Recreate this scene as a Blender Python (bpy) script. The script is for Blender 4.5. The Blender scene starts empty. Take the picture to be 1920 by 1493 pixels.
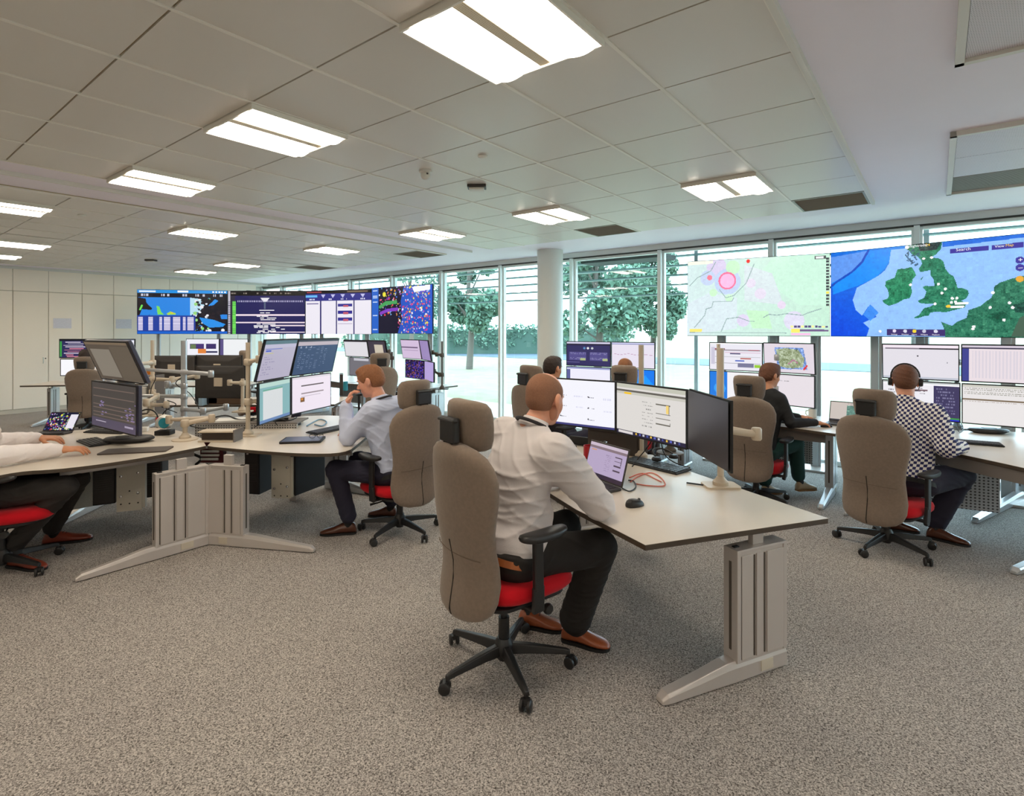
import bpy, bmesh, math, random
import numpy as np
from mathutils import Vector, Matrix, Euler
random.seed(7); np.random.seed(7)
PI = math.pi
COL = bpy.context.scene.collection
# ---------------------------------------------------------------- camera constants
F = 1018.0; CX = 960.0; HY = 620.0; EYE = 1.65
CEIL = 2.915; DESK = 0.72
def P(px, py, h=0.0):
    """point of a horizontal plane at height h seen at that place of the photo"""
    y = (EYE - h) * F / (py - HY)
    return Vector(((px - CX) / F * y, y, h))
def Z(px, py, y):
    """point at depth y"""
    return Vector(((px - CX) / F * y, y, EYE - (py - HY) * y / F))
def UV(u, v, z=0.0):
    """room frame: u along the window wall, v = distance from it into the room"""
    return Vector((u * .787 - v * .617, 9.72 - u * .617 - v * .787, z))
UVROT = math.atan2(-.617, .787)
# ---------------------------------------------------------------- object helpers
def link(o):
    COL.objects.link(o); return o
def thing(name, label, cat, loc=(0, 0, 0), rz=0.0, group=None):
    o = link(bpy.data.objects.new(name, None))
    o.location = loc; o.rotation_euler = (0, 0, rz); o.empty_display_size = .1
    o['label'] = label; o['category'] = cat
    if group: o['group'] = group
    return o
def tag(o, label, cat, group=None, kind=None):
    o['label'] = label; o['category'] = cat
    if group: o['group'] = group
    if kind: o['kind'] = kind
    return o
def struct(o):
    o['kind'] = 'structure'; return o
def copy_tree(o, parent=None):
    c = o.copy(); COL.objects.link(c)
    if parent is not None: c.parent = parent
    for ch in list(o.children): copy_tree(ch, c)
    return c
def again(o, loc, rz=None, label=None, group=None):
    c = copy_tree(o); c.location = loc
    if rz is not None: c.rotation_euler = (0, 0, rz)
    if label: c['label'] = label
    if group: c['group'] = group
    return c
class MB:
    def __init__(s): s.v = []; s.f = []; s.m = []
    def add(s, vs, fs, m=0):
        b = len(s.v); s.v += [tuple(v) for v in vs]
        s.f += [tuple(b + i for i in f) for f in fs]; s.m += [m] * len(fs); return s
    def box(s, c, size, rot=None, m=0):
        hx, hy, hz = size[0] / 2, size[1] / 2, size[2] / 2
        vs = [Vector((x, y, z)) for x in (-hx, hx) for y in (-hy, hy) for z in (-hz, hz)]
        if rot is not None:
            R = rot if isinstance(rot, Matrix) else Euler(rot).to_matrix()
            vs = [R @ v for v in vs]
        c = Vector(c); vs = [v + c for v in vs]
        return s.add(vs, [(0, 1, 3, 2), (4, 6, 7, 5), (0, 4, 5, 1), (2, 3, 7, 6), (0, 2, 6, 4), (1, 5, 7, 3)], m)
    def bar(s, a, b, w, t, m=0, up=Vector((0, 0, 1))):
        a = Vector(a); b = Vector(b); d = (b - a); L = d.length; d.normalize()
        x = d.cross(up)
        if x.length < 1e-4: x = Vector((1, 0, 0))
        x.normalize(); z = x.cross(d)
        R = Matrix((x, d, z)).transposed()
        return s.box((a + b) / 2, (w, L, t), R, m)
    def tube(s, pts, r, n=10, m=0, closed=False):
        pts = [Vector(p) for p in pts]; N = len(pts)
        rs = r if isinstance(r, (list, tuple)) else [r] * N
        vs = []; prev = None
        for i, p in enumerate(pts):
            if closed: d = pts[(i + 1) % N] - pts[i - 1]
            else: d = pts[min(i + 1, N - 1)] - pts[max(i - 1, 0)]
            d.normalize()
            if prev is None:
                x = d.cross(Vector((0, 0, 1)))
                if x.length < 1e-3: x = d.cross(Vector((1, 0, 0)))
            else: x = prev - d * prev.dot(d)
            x.normalize(); prev = x; y = d.cross(x)
            for k in range(n):
                a = 2 * PI * k / n
                vs.append(p + (x * math.cos(a) + y * math.sin(a)) * rs[i])
        fs = []
        for i in range(N if closed else N - 1):
            j = (i + 1) % N
            for k in range(n):
                l = (k + 1) % n
                fs.append((i * n + k, i * n + l, j * n + l, j * n + k))
        if not closed:
            fs.append(tuple(range(n))[::-1]); fs.append(tuple((N - 1) * n + k for k in range(n)))
        return s.add(vs, fs, m)
    def cyl(s, a, b, r0, r1=None, n=16, m=0):
        return s.tube([a, b], [r0, r0 if r1 is None else r1], n, m)
    def lathe(s, prof, c=(0, 0, 0), n=20, m=0, R=None):
        c = Vector(c); vs = []
        for (r, z) in prof:
            for k in range(n):
                a = 2 * PI * k / n
                v = Vector((max(r, 1e-5) * math.cos(a), max(r, 1e-5) * math.sin(a), z))
                if R is not None: v = R @ v
                vs.append(v + c)
        fs = [(i * n + k, i * n + (k + 1) % n, (i + 1) * n + (k + 1) % n, (i + 1) * n + k) for i in range(len(prof) - 1) for k in range(n)]
        fs.append(tuple(range(n))[::-1]); fs.append(tuple((len(prof) - 1) * n + k for k in range(n)))
        return s.add(vs, fs, m)
    def prism(s, poly, z0, z1, m=0, mside=None):
        n = len(poly)
        A = sum(poly[i][0] * poly[(i + 1) % n][1] - poly[(i + 1) % n][0] * poly[i][1] for i in range(n))
        if A < 0: poly = poly[::-1]
        vs = [(p[0], p[1], z0) for p in poly] + [(p[0], p[1], z1) for p in poly]
        s.add(vs, [tuple(range(n))[::-1], tuple(range(n, 2 * n))], m)
        s.add(vs, [(i, (i + 1) % n, n + (i + 1) % n, n + i) for i in range(n)], m if mside is None else mside)
        return s
    def loft(s, rings, m=0, cap=True):
        n = len(rings[0]); vs = [p for r in rings for p in r]
        fs = [(i * n + k, i * n + (k + 1) % n, (i + 1) * n + (k + 1) % n, (i + 1) * n + k) for i in range(len(rings) - 1) for k in range(n)]
        if cap: fs.append(tuple(range(n))[::-1]); fs.append(tuple((len(rings) - 1) * n + k for k in range(n)))
        return s.add(vs, fs, m)
    def build(s, name, mats, parent=None, bevel=0, smooth=False, loc=None, seg=2, weld=False, sub=0):
        me = bpy.data.meshes.new(name); me.from_pydata(s.v, [], s.f)
        if not isinstance(mats, (list, tuple)): mats = [mats]
        for mt in mats: me.materials.append(mt)
        me.polygons.foreach_set('material_index', s.m)
        bm = bmesh.new(); bm.from_mesh(me)
        if weld: bmesh.ops.remove_doubles(bm, verts=bm.verts, dist=1e-5)
        bmesh.ops.recalc_face_normals(bm, faces=bm.faces)
        bm.to_mesh(me); bm.free()
        if smooth: me.shade_smooth()
        o = link(bpy.data.objects.new(name, me))
        if smooth and smooth != 'all':
            try: me.set_sharp_from_angle(angle=math.radians(40))
            except Exception: pass
        if bevel:
            b = o.modifiers.new('bevel', 'BEVEL'); b.width = bevel; b.segments = seg; b.limit_method = 'ANGLE'; b.angle_limit = math.radians(35)
        if sub:
            b = o.modifiers.new('sub', 'SUBSURF'); b.levels = sub; b.render_levels = sub
        if parent is not None: o.parent = parent
        if loc is not None: o.location = loc
        return o
def sell(w, d, n=24, e=2.6, cx=0, cy=0):
    """superellipse outline"""
    out = []
    for k in range(n):
        a = 2 * PI * k / n; c, q = math.cos(a), math.sin(a)
        out.append((cx + w * math.copysign(abs(c) ** (2 / e), c), cy + d * math.copysign(abs(q) ** (2 / e), q)))
    return out
def rrect(w, d, r, cx=0, cy=0, k=5):
    out = []
    for (sx, sy, a0) in ((1, 1, 0), (-1, 1, 90), (-1, -1, 180), (1, -1, 270)):
        for i in range(k + 1):
            a = math.radians(a0 + 90 * i / k)
            out.append((cx + sx * (w / 2 - r) + r * math.cos(a), cy + sy * (d / 2 - r) + r * math.sin(a)))
    return out
# ---------------------------------------------------------------- materials
def lin(c):
    return tuple(((x / 255) / 12.92 if x / 255 <= .04045 else ((x / 255 + .055) / 1.055) ** 2.4) for x in c)
MATS = {}
def mat(name, rgb, rough=.5, metal=0, bump=0, bscale=200, spec=.5, var=0, vscale=30, sheen=0):
    if name in MATS: return MATS[name]
    m = bpy.data.materials.new(name); m.use_nodes = True; nt = m.node_tree
    b = nt.nodes['Principled BSDF']
    c = (*lin(rgb), 1)
    b.inputs['Base Color'].default_value = c
    b.inputs['Roughness'].default_value = rough; b.inputs['Metallic'].default_value = metal
    b.inputs['Specular IOR Level'].default_value = spec
    if sheen: b.inputs['Sheen Weight'].default_value = sheen
    if bump or var:
        tc = nt.nodes.new('ShaderNodeTexCoord')
    if bump:
        n = nt.nodes.new('ShaderNodeTexNoise'); n.inputs['Scale'].default_value = bscale; n.inputs['Detail'].default_value = 4
        bp = nt.nodes.new('ShaderNodeBump'); bp.inputs['Strength'].default_value = bump; bp.inputs['Distance'].default_value = .002
        nt.links.new(tc.outputs['Object'], n.inputs['Vector'])
        nt.links.new(n.outputs['Fac'], bp.inputs['Height']); nt.links.new(bp.outputs['Normal'], b.inputs['Normal'])
    if var:
        n = nt.nodes.new('ShaderNodeTexNoise'); n.inputs['Scale'].default_value = vscale; n.inputs['Detail'].default_value = 5
        r = nt.nodes.new('ShaderNodeValToRGB')
        r.color_ramp.elements[0].position = .3; r.color_ramp.elements[1].position = .7
        r.color_ramp.elements[0].color = tuple(x * (1 - var) for x in c[:3]) + (1,)
        r.color_ramp.elements[1].color = tuple(min(1, x * (1 + var)) for x in c[:3]) + (1,)
        nt.links.new(tc.outputs['Object'], n.inputs['Vector'])
        nt.links.new(n.outputs['Fac'], r.inputs['Fac']); nt.links.new(r.outputs['Color'], b.inputs['Base Color'])
    MATS[name] = m; return m
def emat(name, rgb, s):
    if name in MATS: return MATS[name]
    m = bpy.data.materials.new(name); m.use_nodes = True; nt = m.node_tree; nt.nodes.clear()
    e = nt.nodes.new('ShaderNodeEmission'); o = nt.nodes.new('ShaderNodeOutputMaterial')
    e.inputs['Color'].default_value = (*lin(rgb), 1); e.inputs['Strength'].default_value = s
    nt.links.new(e.outputs[0], o.inputs[0]); MATS[name] = m; return m
def glassmat(name, tint, refl=.08):
    if name in MATS: return MATS[name]
    m = bpy.data.materials.new(name); m.use_nodes = True; nt = m.node_tree; nt.nodes.clear()
    t = nt.nodes.new('ShaderNodeBsdfTransparent'); g = nt.nodes.new('ShaderNodeBsdfGlossy'); mx = nt.nodes.new('ShaderNodeMixShader')
    lw = nt.nodes.new('ShaderNodeLayerWeight'); lw.inputs['Blend'].default_value = .5
    pw = nt.nodes.new('ShaderNodeMath'); pw.operation = 'POWER'; pw.inputs[1].default_value = 4
    fr = nt.nodes.new('ShaderNodeMath'); fr.operation = 'MULTIPLY_ADD'; fr.inputs[1].default_value = .7; fr.inputs[2].default_value = refl * .5
    nt.links.new(lw.outputs['Facing'], pw.inputs[0]); nt.links.new(pw.outputs[0], fr.inputs[0])
    o = nt.nodes.new('ShaderNodeOutputMaterial')
    t.inputs['Color'].default_value = (*tint, 1); g.inputs['Roughness'].default_value = .02
    nt.links.new(fr.outputs[0], mx.inputs[0]); nt.links.new(t.outputs[0], mx.inputs[1]); nt.links.new(g.outputs[0], mx.inputs[2])
    nt.links.new(mx.outputs[0], o.inputs[0]); MATS[name] = m; return m
def carpet():
    m = bpy.data.materials.new('carpet'); m.use_nodes = True; nt = m.node_tree; b = nt.nodes['Principled BSDF']
    tc = nt.nodes.new('ShaderNodeTexCoord')
    def noise(sc, det, lo, hi, ca, cb):
        n = nt.nodes.new('ShaderNodeTexNoise'); n.inputs['Scale'].default_value = sc; n.inputs['Detail'].default_value = det
        n.inputs['Roughness'].default_value = .65
        r = nt.nodes.new('ShaderNodeValToRGB'); r.color_ramp.elements[0].position = lo; r.color_ramp.elements[1].position = hi
        r.color_ramp.elements[0].color = (*lin(ca), 1); r.color_ramp.elements[1].color = (*lin(cb), 1)
        nt.links.new(tc.outputs['Object'], n.inputs['Vector']); nt.links.new(n.outputs['Fac'], r.inputs['Fac']); return n, r
    n1, r1 = noise(130, 2, .40, .60, (76, 71, 68), (204, 196, 190))
    vo = nt.nodes.new('ShaderNodeTexVoronoi'); vo.inputs['Scale'].default_value = 230
    sp = nt.nodes.new('ShaderNodeSeparateColor'); rv = nt.nodes.new('ShaderNodeValToRGB')
    rv.color_ramp.elements[0].position = .1; rv.color_ramp.elements[1].position = .9
    rv.color_ramp.elements[0].color = (*lin((66, 62, 60)), 1); rv.color_ramp.elements[1].color = (*lin((222, 214, 208)), 1)
    nt.links.new(tc.outputs['Object'], vo.inputs['Vector']); nt.links.new(vo.outputs['Color'], sp.inputs[0]); nt.links.new(sp.outputs[0], rv.inputs[0])
    mv = nt.nodes.new('ShaderNodeMix'); mv.data_type = 'RGBA'; mv.inputs[0].default_value = .55
    nt.links.new(r1.outputs[0], mv.inputs[6]); nt.links.new(rv.outputs[0], mv.inputs[7])
    n2, r2 = noise(1.2, 2, .3, .7, (244, 243, 242), (255, 255, 252))
    mx = nt.nodes.new('ShaderNodeMix'); mx.data_type = 'RGBA'; mx.blend_type = 'MULTIPLY'; mx.inputs[0].default_value = 1
    nt.links.new(mv.outputs[2], mx.inputs[6]); nt.links.new(r2.outputs[0], mx.inputs[7]); nt.links.new(mx.outputs[2], b.inputs['Base Color'])
    bp = nt.nodes.new('ShaderNodeBump'); bp.inputs['Strength'].default_value = .25; bp.inputs['Distance'].default_value = .003
    nt.links.new(n1.outputs['Fac'], bp.inputs['Height']); nt.links.new(bp.outputs['Normal'], b.inputs['Normal'])
    b.inputs['Roughness'].default_value = .95; b.inputs['Specular IOR Level'].default_value = .15
    return m
def perforated(name, rgb, hole, scale, thr=.28):
    """sheet metal with a grid of round holes (dark dots)"""
    m = bpy.data.materials.new(name); m.use_nodes = True; nt = m.node_tree; b = nt.nodes['Principled BSDF']
    tc = nt.nodes.new('ShaderNodeTexCoord')
    vm = nt.nodes.new('ShaderNodeVectorMath'); vm.operation = 'SCALE'; vm.inputs['Scale'].default_value = scale
    fr = nt.nodes.new('ShaderNodeVectorMath'); fr.operation = 'FRACTION'
    sb = nt.nodes.new('ShaderNodeVectorMath'); sb.operation = 'SUBTRACT'; sb.inputs[1].default_value = (.5, .5, .5)
    sep = nt.nodes.new('ShaderNodeSeparateXYZ')
    nt.links.new(tc.outputs['Object'], vm.inputs[0]); nt.links.new(vm.outputs[0], fr.inputs[0]); nt.links.new(fr.outputs[0], sb.inputs[0]); nt.links.new(sb.outputs[0], sep.inputs[0])
    def mt(op, a, bb):
        n = nt.nodes.new('ShaderNodeMath'); n.operation = op
        for i, x in enumerate((a, bb)):
            if x is None: continue
            if isinstance(x, (int, float)): n.inputs[i].default_value = x
            else: nt.links.new(x, n.inputs[i])
        return n.outputs[0]
    return m, nt, b, sep, mt, thr, hole, rgb
def perf_xz(name, rgb, hole, scale, thr=.28, axes=('X', 'Z')):
    if name in MATS: return MATS[name]
    m, nt, b, sep, mt, thr, hole, rgb = perforated(name, rgb, hole, scale, thr)
    a, c = sep.outputs[axes[0]], sep.outputs[axes[1]]
    d = mt('SQRT', mt('ADD', mt('MULTIPLY', a, a), mt('MULTIPLY', c, c)), None)
    k = mt('LESS_THAN', d, thr)
    mx = nt.nodes.new('ShaderNodeMix'); mx.data_type = 'RGBA'
    mx.inputs[6].default_value = (*lin(rgb), 1); mx.inputs[7].default_value = (*lin(hole), 1)
    nt.links.new(k, mx.inputs[0]); nt.links.new(mx.outputs[2], b.inputs['Base Color'])
    b.inputs['Roughness'].default_value = .5; MATS[name] = m; return m

M_taupe = mat('taupe_fabric', (132, 116, 102), .9, bump=.35, bscale=420, spec=.2, var=.07, vscale=60, sheen=.2)
M_red = mat('red_fabric', (196, 12, 28), .85, bump=.3, bscale=420, spec=.2, sheen=.1)
M_black = mat('black_plastic', (34, 33, 33), .42, bump=.1, bscale=600)
M_blackm = mat('matt_black', (22, 22, 23), .6)
M_slit = mat('dark_zip', (38, 32, 28), .8)
M_desk = mat('desk_laminate', (214, 204, 190), .32, var=.02, vscale=3, spec=.5)
M_edge = mat('desk_edge', (74, 62, 50), .5)
M_alu = mat('painted_aluminium', (204, 196, 190), .35, metal=.35)
M_alud = mat('aluminium_groove', (92, 84, 76), .5, metal=.3)
M_silver = mat('silver_paint', (190, 192, 194), .3, metal=.5)
M_cream = mat('cream_plastic', (205, 190, 168), .4)
M_white = mat('white_paint', (226, 224, 216), .55)
M_gap = mat('shadow_gap', (96, 84, 66), .8)
M_grey = mat('grey_panel', (120, 112, 106), .7, bump=.15, bscale=500)
M_dgrey = mat('dark_grey_plastic', (58, 54, 52), .5)
M_frame = mat('window_frame', (236, 242, 238), .4, metal=.15)
M_chrome = mat('chrome', (200, 200, 200), .15, metal=1)
M_paper = mat('paper', (236, 234, 228), .8)
M_cable = mat('black_cable', (20, 20, 22), .5)
M_glass = glassmat('window_glass', (.88, .97, .975))
# ================================================================ camera, world, render look
cam = bpy.data.cameras.new('camera'); camo = link(bpy.data.objects.new('camera', cam))
cam.sensor_fit = 'HORIZONTAL'; cam.sensor_width = 36; cam.lens = F / 1920 * 36
cam.shift_y = -(746.5 - HY) / 1920
camo.location = (0, 0, EYE); camo.rotation_euler = (PI / 2, 0, 0)
cam.clip_start = .05; cam.clip_end = 400
sc = bpy.context.scene; sc.camera = camo
sc.view_settings.view_transform = 'Standard'; sc.view_settings.look = 'None'
sc.view_settings.gamma = 1; sc.view_settings.use_curve_mapping = False
sc.view_settings.exposure = 0.1
w = bpy.data.worlds.new('sky'); sc.world = w; w.use_nodes = True
bg = w.node_tree.nodes['Background']
bg.inputs['Color'].default_value = (.72, .86, 1.0, 1); bg.inputs['Strength'].default_value = 8.0
# ================================================================ room shell
U0, U1, V1 = -8.84, 13.4, 12.5
def uvbox(mb, u0, u1, v0, v1, z0, z1, m=0):
    c = [UV(u0, v0), UV(u1, v0), UV(u1, v1), UV(u0, v1)]
    mb.prism([(p.x, p.y) for p in c], z0, z1, m)
b = MB(); uvbox(b, U0 - .2, U1 + .2, -.2, V1 + .2, -.12, 0)
struct(b.build('floor', carpet()))
M_plaster = mat('ceiling_plaster', (246, 238, 248), .6, var=.015, vscale=1.5)
b = MB(); uvbox(b, U0 - .2, U1 + .2, -.2, V1 + .2, CEIL + .012, CEIL + .25)
ceil = struct(b.build('ceiling', M_plaster))
# metal tile fields
M_tile = mat('ceiling_tile_metal', (222, 217, 208), .42, spec=.5)
M_tile.node_tree.nodes['Principled BSDF'].inputs['Coat Weight'].default_value = .05
M_tgap = mat('tile_gap', (176, 158, 120), .6)
M_tbar = mat('tile_bar', (238, 234, 224), .5)
T = .615; UE = 5.485; VE = 1.22
lights = [(4.255, 5.56), (2.41, 5.56), (.565, 5.56), (-1.67, 6.18), (-4.85, 5.56), (-6.7, 5.56),
          (-1.9, 4.32), (-1.9, 2.46), (.565, 2.46), (2.41, 2.46), (4.255, 2.46), (-4.85, 2.46), (-6.7, 2.46), (-4.85, 4.32)]
lights = [(4.255, 5.56), (2.41, 5.56), (.565, 5.56), (-1.665, 6.18), (-4.74, 5.56), (-6.585, 5.56),
          (-1.665, 4.32), (-1.665, 2.46), (.565, 2.46), (2.41, 2.46), (4.255, 2.46), (-4.74, 2.46), (-6.585, 2.46)]
grilles = [(2.41, 1.22), (-1.05, 1.22), (-4.125, 1.22), (4.87, 1.22)]
# (u start, number of tiles) of the tile fields between the plain bands
ustarts = [UE - T * (k + 1) for k in range(8)] + [.565 - .0, ] 
cols = [round(UE - T * (k + 1), 4) for k in range(9)]           # 4.87 ... -.05
cols = [c for c in cols if c > .1]
f2 = [-.435 - T * (k + 1) for k in range(5)]                    # second field
f3 = [-4.125 - T * (k + 1) for k in range(7)]
f2 = [-1.05 - T * k for k in range(5)]                          # -1.05 ... -3.51
f3 = [-4.125 - .0 - T * k for k in range(7)]
rowsn = 18
holes = set()
def near(a, b_): return abs(a - b_) < .31
b = MB(); bars = MB(); gaps = MB()
for field in (cols, f2, f3):
    ulo, uhi = min(field), max(field) + T
    uvbox(gaps, ulo - .01, uhi + .01, VE - .01, VE + T * rowsn * 1.008 + .01, CEIL + .004, CEIL + .011)
    for u in field:
        for k in range(rowsn):
            v = VE + .62 * k
            if any(near(u, lu) and near(v, lv) for lu, lv in lights): continue
            if any(near(u, lu) and near(v, lv) for lu, lv in grilles): continue
            uvbox(b, u + .003, u + T - .003, v + .005, v + .62 - .005, CEIL - .006, CEIL + .006)
    for u in field + [uhi]:
        uvbox(bars, u - .009, u + .009, VE, VE + .62 * rowsn, CEIL - .011, CEIL + .004)
b.build('tile_panels', M_tile, ceil, bevel=.002, seg=1)
bars.build('tile_bars', M_tbar, ceil); gaps.build('tile_grid', M_tgap, ceil)
b = MB()
for (a0, a1, v0, v1) in ((UE, UE + .025, VE, 12.4), (.13, .155, VE, 12.4)):
    uvbox(b, a0, a1, v0, v1, CEIL - .022, CEIL + .012)
b.build('field_edge_trim', M_white, ceil, bevel=.003)
# recessed bays in the plain ceiling to the right
for i, (u0, u1, v0, v1) in enumerate(((6.06, 9.7, VE, 3.16), (6.06, 9.7, 4.33, 6.27), (6.06, 9.7, 7.4, 9.3))):
    b = MB(); t_ = .035
    for q in ((u0, u0 + t_, v0, v1), (u1 - t_, u1, v0, v1), (u0, u1, v0, v0 + t_), (u0, u1, v1 - t_, v1)):
        uvbox(b, *q, CEIL - .02, CEIL + .012)
    fr_ = struct(b.build('trim_%d' % (i + 1), M_white, bevel=.003))
    b = MB(); n = 3
    for k in range(6):
        for j in range(n):
            a = u0 + t_ + (u1 - u0 - 2 * t_) / 6 * k; c = v0 + t_ + (v1 - v0 - 2 * t_) / n * j
            if j == 0 and i == 0: continue
            uvbox(b, a + .003, a + (u1 - u0 - 2 * t_) / 6 - .003, c + .003, c + (v1 - v0 - 2 * t_) / n - .003, CEIL - .002, CEIL + .01)
    b.build('tile_panels', perf_xz('bay_tile_metal', (228, 222, 228), (150, 146, 150), 90, .22, ('X', 'Y')), fr_)
    if i: continue
    b = MB(); c = v0 + t_ ; e = c + (v1 - v0 - 2 * t_) / n
    for k in range(22):
        q = c + .02 + k * (e - c - .03) / 22
        uvbox(b, u0 + t_, u1 - t_, q, q + .012, CEIL - .002, CEIL + .01)
    b.build('grille_slats', mat('grille', (150, 148, 138), .5), fr_)
# walls
M_wall = mat('wall_paint', (222, 220, 212), .7)
for (nm, q) in (('wall_left', (U0 - .2, U0, 0, V1)), ('wall_right', (U1, U1 + .2, 0, V1)), ('wall_back', (U0 - .2, U1 + .2, V1, V1 + .2))):
    b = MB(); uvbox(b, *q, 0, CEIL + .012); struct(b.build(nm, M_wall))
# lintel above the glazing
b = MB(); uvbox(b, U0 - .2, U1 + .2, -.2, .0, 2.845, CEIL + .012); uvbox(b, U0 - .2, U1 + .2, -.2, .02, 2.825, 2.845, 1)
struct(b.build('wall_front', [mat('lintel', (240, 244, 240), .6), mat('dark_gasket', (58, 60, 56), .6)]))
k = 0
for i in range(-6, 9):
    ua, ub = -.24 + 1.515 * i, -.24 + 1.515 * (i + 1)
    ua = max(ua, U0); k += 1
    b = MB()
    uvbox(b, ua - .035, ua + .02, -.09, .06, 0, 2.83); uvbox(b, ua + .02, ua + .045, -.08, -.01, 0, 2.83)
    uvbox(b, ua + .045, ub - .035, -.08, .0, 0, .055); uvbox(b, ua + .045, ub - .035, -.08, .0, 2.79, 2.83)
    uvbox(b, ub - .06, ub - .035, -.08, -.01, .05, 2.8)
    fr_ = struct(b.build('window_%d' % k, M_frame, bevel=.003))
    b = MB(); uvbox(b, ua + .045, ub - .06, -.055, -.045, .055, 2.79)
    b.build('pane', M_glass, fr_)
# ================================================================ outside
M_lawn = mat('lawn_grass', (132, 132, 108), .9, var=.12, vscale=2.0, spec=.1)
b = MB(); b.box((0, 60, -.11), (340, 260, .1)); struct(b.build('lawn', M_lawn))
b = MB(); c = [UV(-60, -19), UV(60, -19), UV(60, -25), UV(-60, -25)]
b.prism([(p.x, p.y) for p in c], -.06, -.04); struct(b.build('road', mat('asphalt', (66, 82, 94), .85, var=.05)))
b = MB(); uvbox(b, -12, 16, -2.0, -.2, -.06, -.02); struct(b.build('terrace', mat('terrace_paving', (200, 200, 192), .8, var=.04)))
# sun louvres hung outside the glazing
b = MB()
for q in range(6): uvbox(b, -10, 15, -1.42, -1.28, 2.26 + .16 * q, 2.285 + .16 * q)
lv = tag(b.build('sun_louvre', mat('louvre_metal', (150, 176, 178), .4, metal=.2)), 'row of horizontal pale metal slats hung outside along the glazed wall', 'sun louvre')
for q in range(9):
    b = MB(); uvbox(b, -9.3 + 3.03 * q, -9.24 + 3.03 * q, -1.38, -1.30, -.05, 3.35); b.build('post', M_silver, lv)
b = MB(); uvbox(b, -10, 15, -1.22, -.21, 3.04, 3.12)
tag(b.build('entrance_canopy', mat('canopy', (110, 128, 122), .6)), 'grey green canopy running outside above the windows', 'canopy')
# ================================================================ ceiling luminaires
M_lum = emat('lit_diffuser', (255, 241, 221), 17)
M_strip = perf_xz('luminaire_strip', (212, 200, 176), (150, 136, 112), 120, .3, ('X', 'Y'))
def luminaire(label):
    t = thing('ceiling_light', label, 'ceiling light', (0, 0, 0), 0, 'square recessed ceiling lights')
    W = T / 2 - .012; L = .62 / 2 - .01
    b = MB()
    for sx in (-1, 1):
        b.box((sx * (W + .004), 0, -.007), (.010, 2 * L + .02, .044)); b.box((0, sx * (L + .004), -.007), (2 * W, .010, .044))
    b.box((0, 0, .02), (2 * W, 2 * L, .01))
    b.build('frame', M_tbar, t)
    for sx in (-1, 1):
        b = MB(); rows = []
        n = 12
        for i in range(n + 1):
            s_ = i / n; x = sx * (.03 + s_ * (W - .030))
            z = -.012 - .038 * math.sin(PI * min(1, s_ * 1.0)) ** 1.2 * (1 if s_ < .5 else 1) - .012 * s_
            z = -.008 - .030 * math.sin(PI * (s_ ** 1.5)) - .003 * s_
            rows.append((x, z))
        vs = []
        for (x, z) in rows: vs += [(x, -L, z), (x, L, z)]
        for (x, z) in rows: vs += [(x, -L, z + .012), (x, L, z + .012)]
        o = 2 * (n + 1); fs = []
        for i in range(n):
            a = 2 * i; fs += [(a, a + 1, a + 3, a + 2), (o + a, o + a + 2, o + a + 3, o + a + 1), (a, a + 2, o + a + 2, o + a), (a + 1, o + a + 1, o + a + 3, a + 3)]
        fs += [(0, o, o + 1, 1), (2 * n, 2 * n + 1, o + 2 * n + 1, o + 2 * n)]
        b.add(vs, fs); b.build('diffuser', M_lum, t, smooth=True)
    b = MB(); b.box((0, 0, -.012), (.058, 2 * L, .012)); b.build('centre_strip', M_strip, t, bevel=.002)
    return t
lum_lab = ['large lit ceiling light at the top edge of the picture, nearest of all',
  'lit square ceiling light left of centre, second nearest in its row', 'lit ceiling light third along the left row, before the plain ceiling band',
  'lit ceiling light at the left picture edge, nearest of the three there', 'lit ceiling light at the left picture edge, middle of the three stacked there',
  'small lit ceiling light at the left picture edge, furthest of the three there', 'lit ceiling light with a small detector dome beside it, left of centre',
  'small lit ceiling light above the white dashboard wall display', 'lit ceiling light just left of the round column, middle of the window row',
  'lit ceiling light above the round column near the windows', 'lit ceiling light nearest the right, beside the grey grille',
  'tiny far ceiling light above the timeline wall display, right one of the two', 'tiny far ceiling light above the timeline wall display, left one of the two']
lum0 = None
for (lu, lv_), lab in zip(lights, lum_lab):
    c = UV(lu + T / 2, lv_ + .31, CEIL - .01)
    if lum0 is None: lum0 = luminaire(lab); lum0.location = c; lum0.rotation_euler = (0, 0, UVROT)
    else: again(lum0, c, UVROT, lab)
for (lu, lv_) in ((2.41, 8.66), (4.255, 8.66), (-3.5, 8.66), (4.255, 11.1)):
    again(lum0, UV(lu + T / 2, lv_ + .31, CEIL - .035), UVROT, 'lit square ceiling light over the near floor, outside the picture')
for (lu, lv_) in ((10.4, 2.6), (10.4, 5.6), (10.4, 8.6), (8, 10.5), (7.8, 1.9), (7.8, 4.9), (7.8, 8.1), (6.2, 10.2)):  # unseen; the latter half added so floor bounce brightens the plain ceiling
    again(lum0, UV(lu + T / 2, lv_ + .31, CEIL - .035), UVROT, 'lit square ceiling light added over the right side, outside the picture')
gl = ['grey air grille in the ceiling right of the round column', 'small grey air grille in the ceiling beside the column top, left of it', 'far grey air grille in the ceiling above the traffic map display', 'grey air grille at the corner of the tiled ceiling, right']
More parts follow.
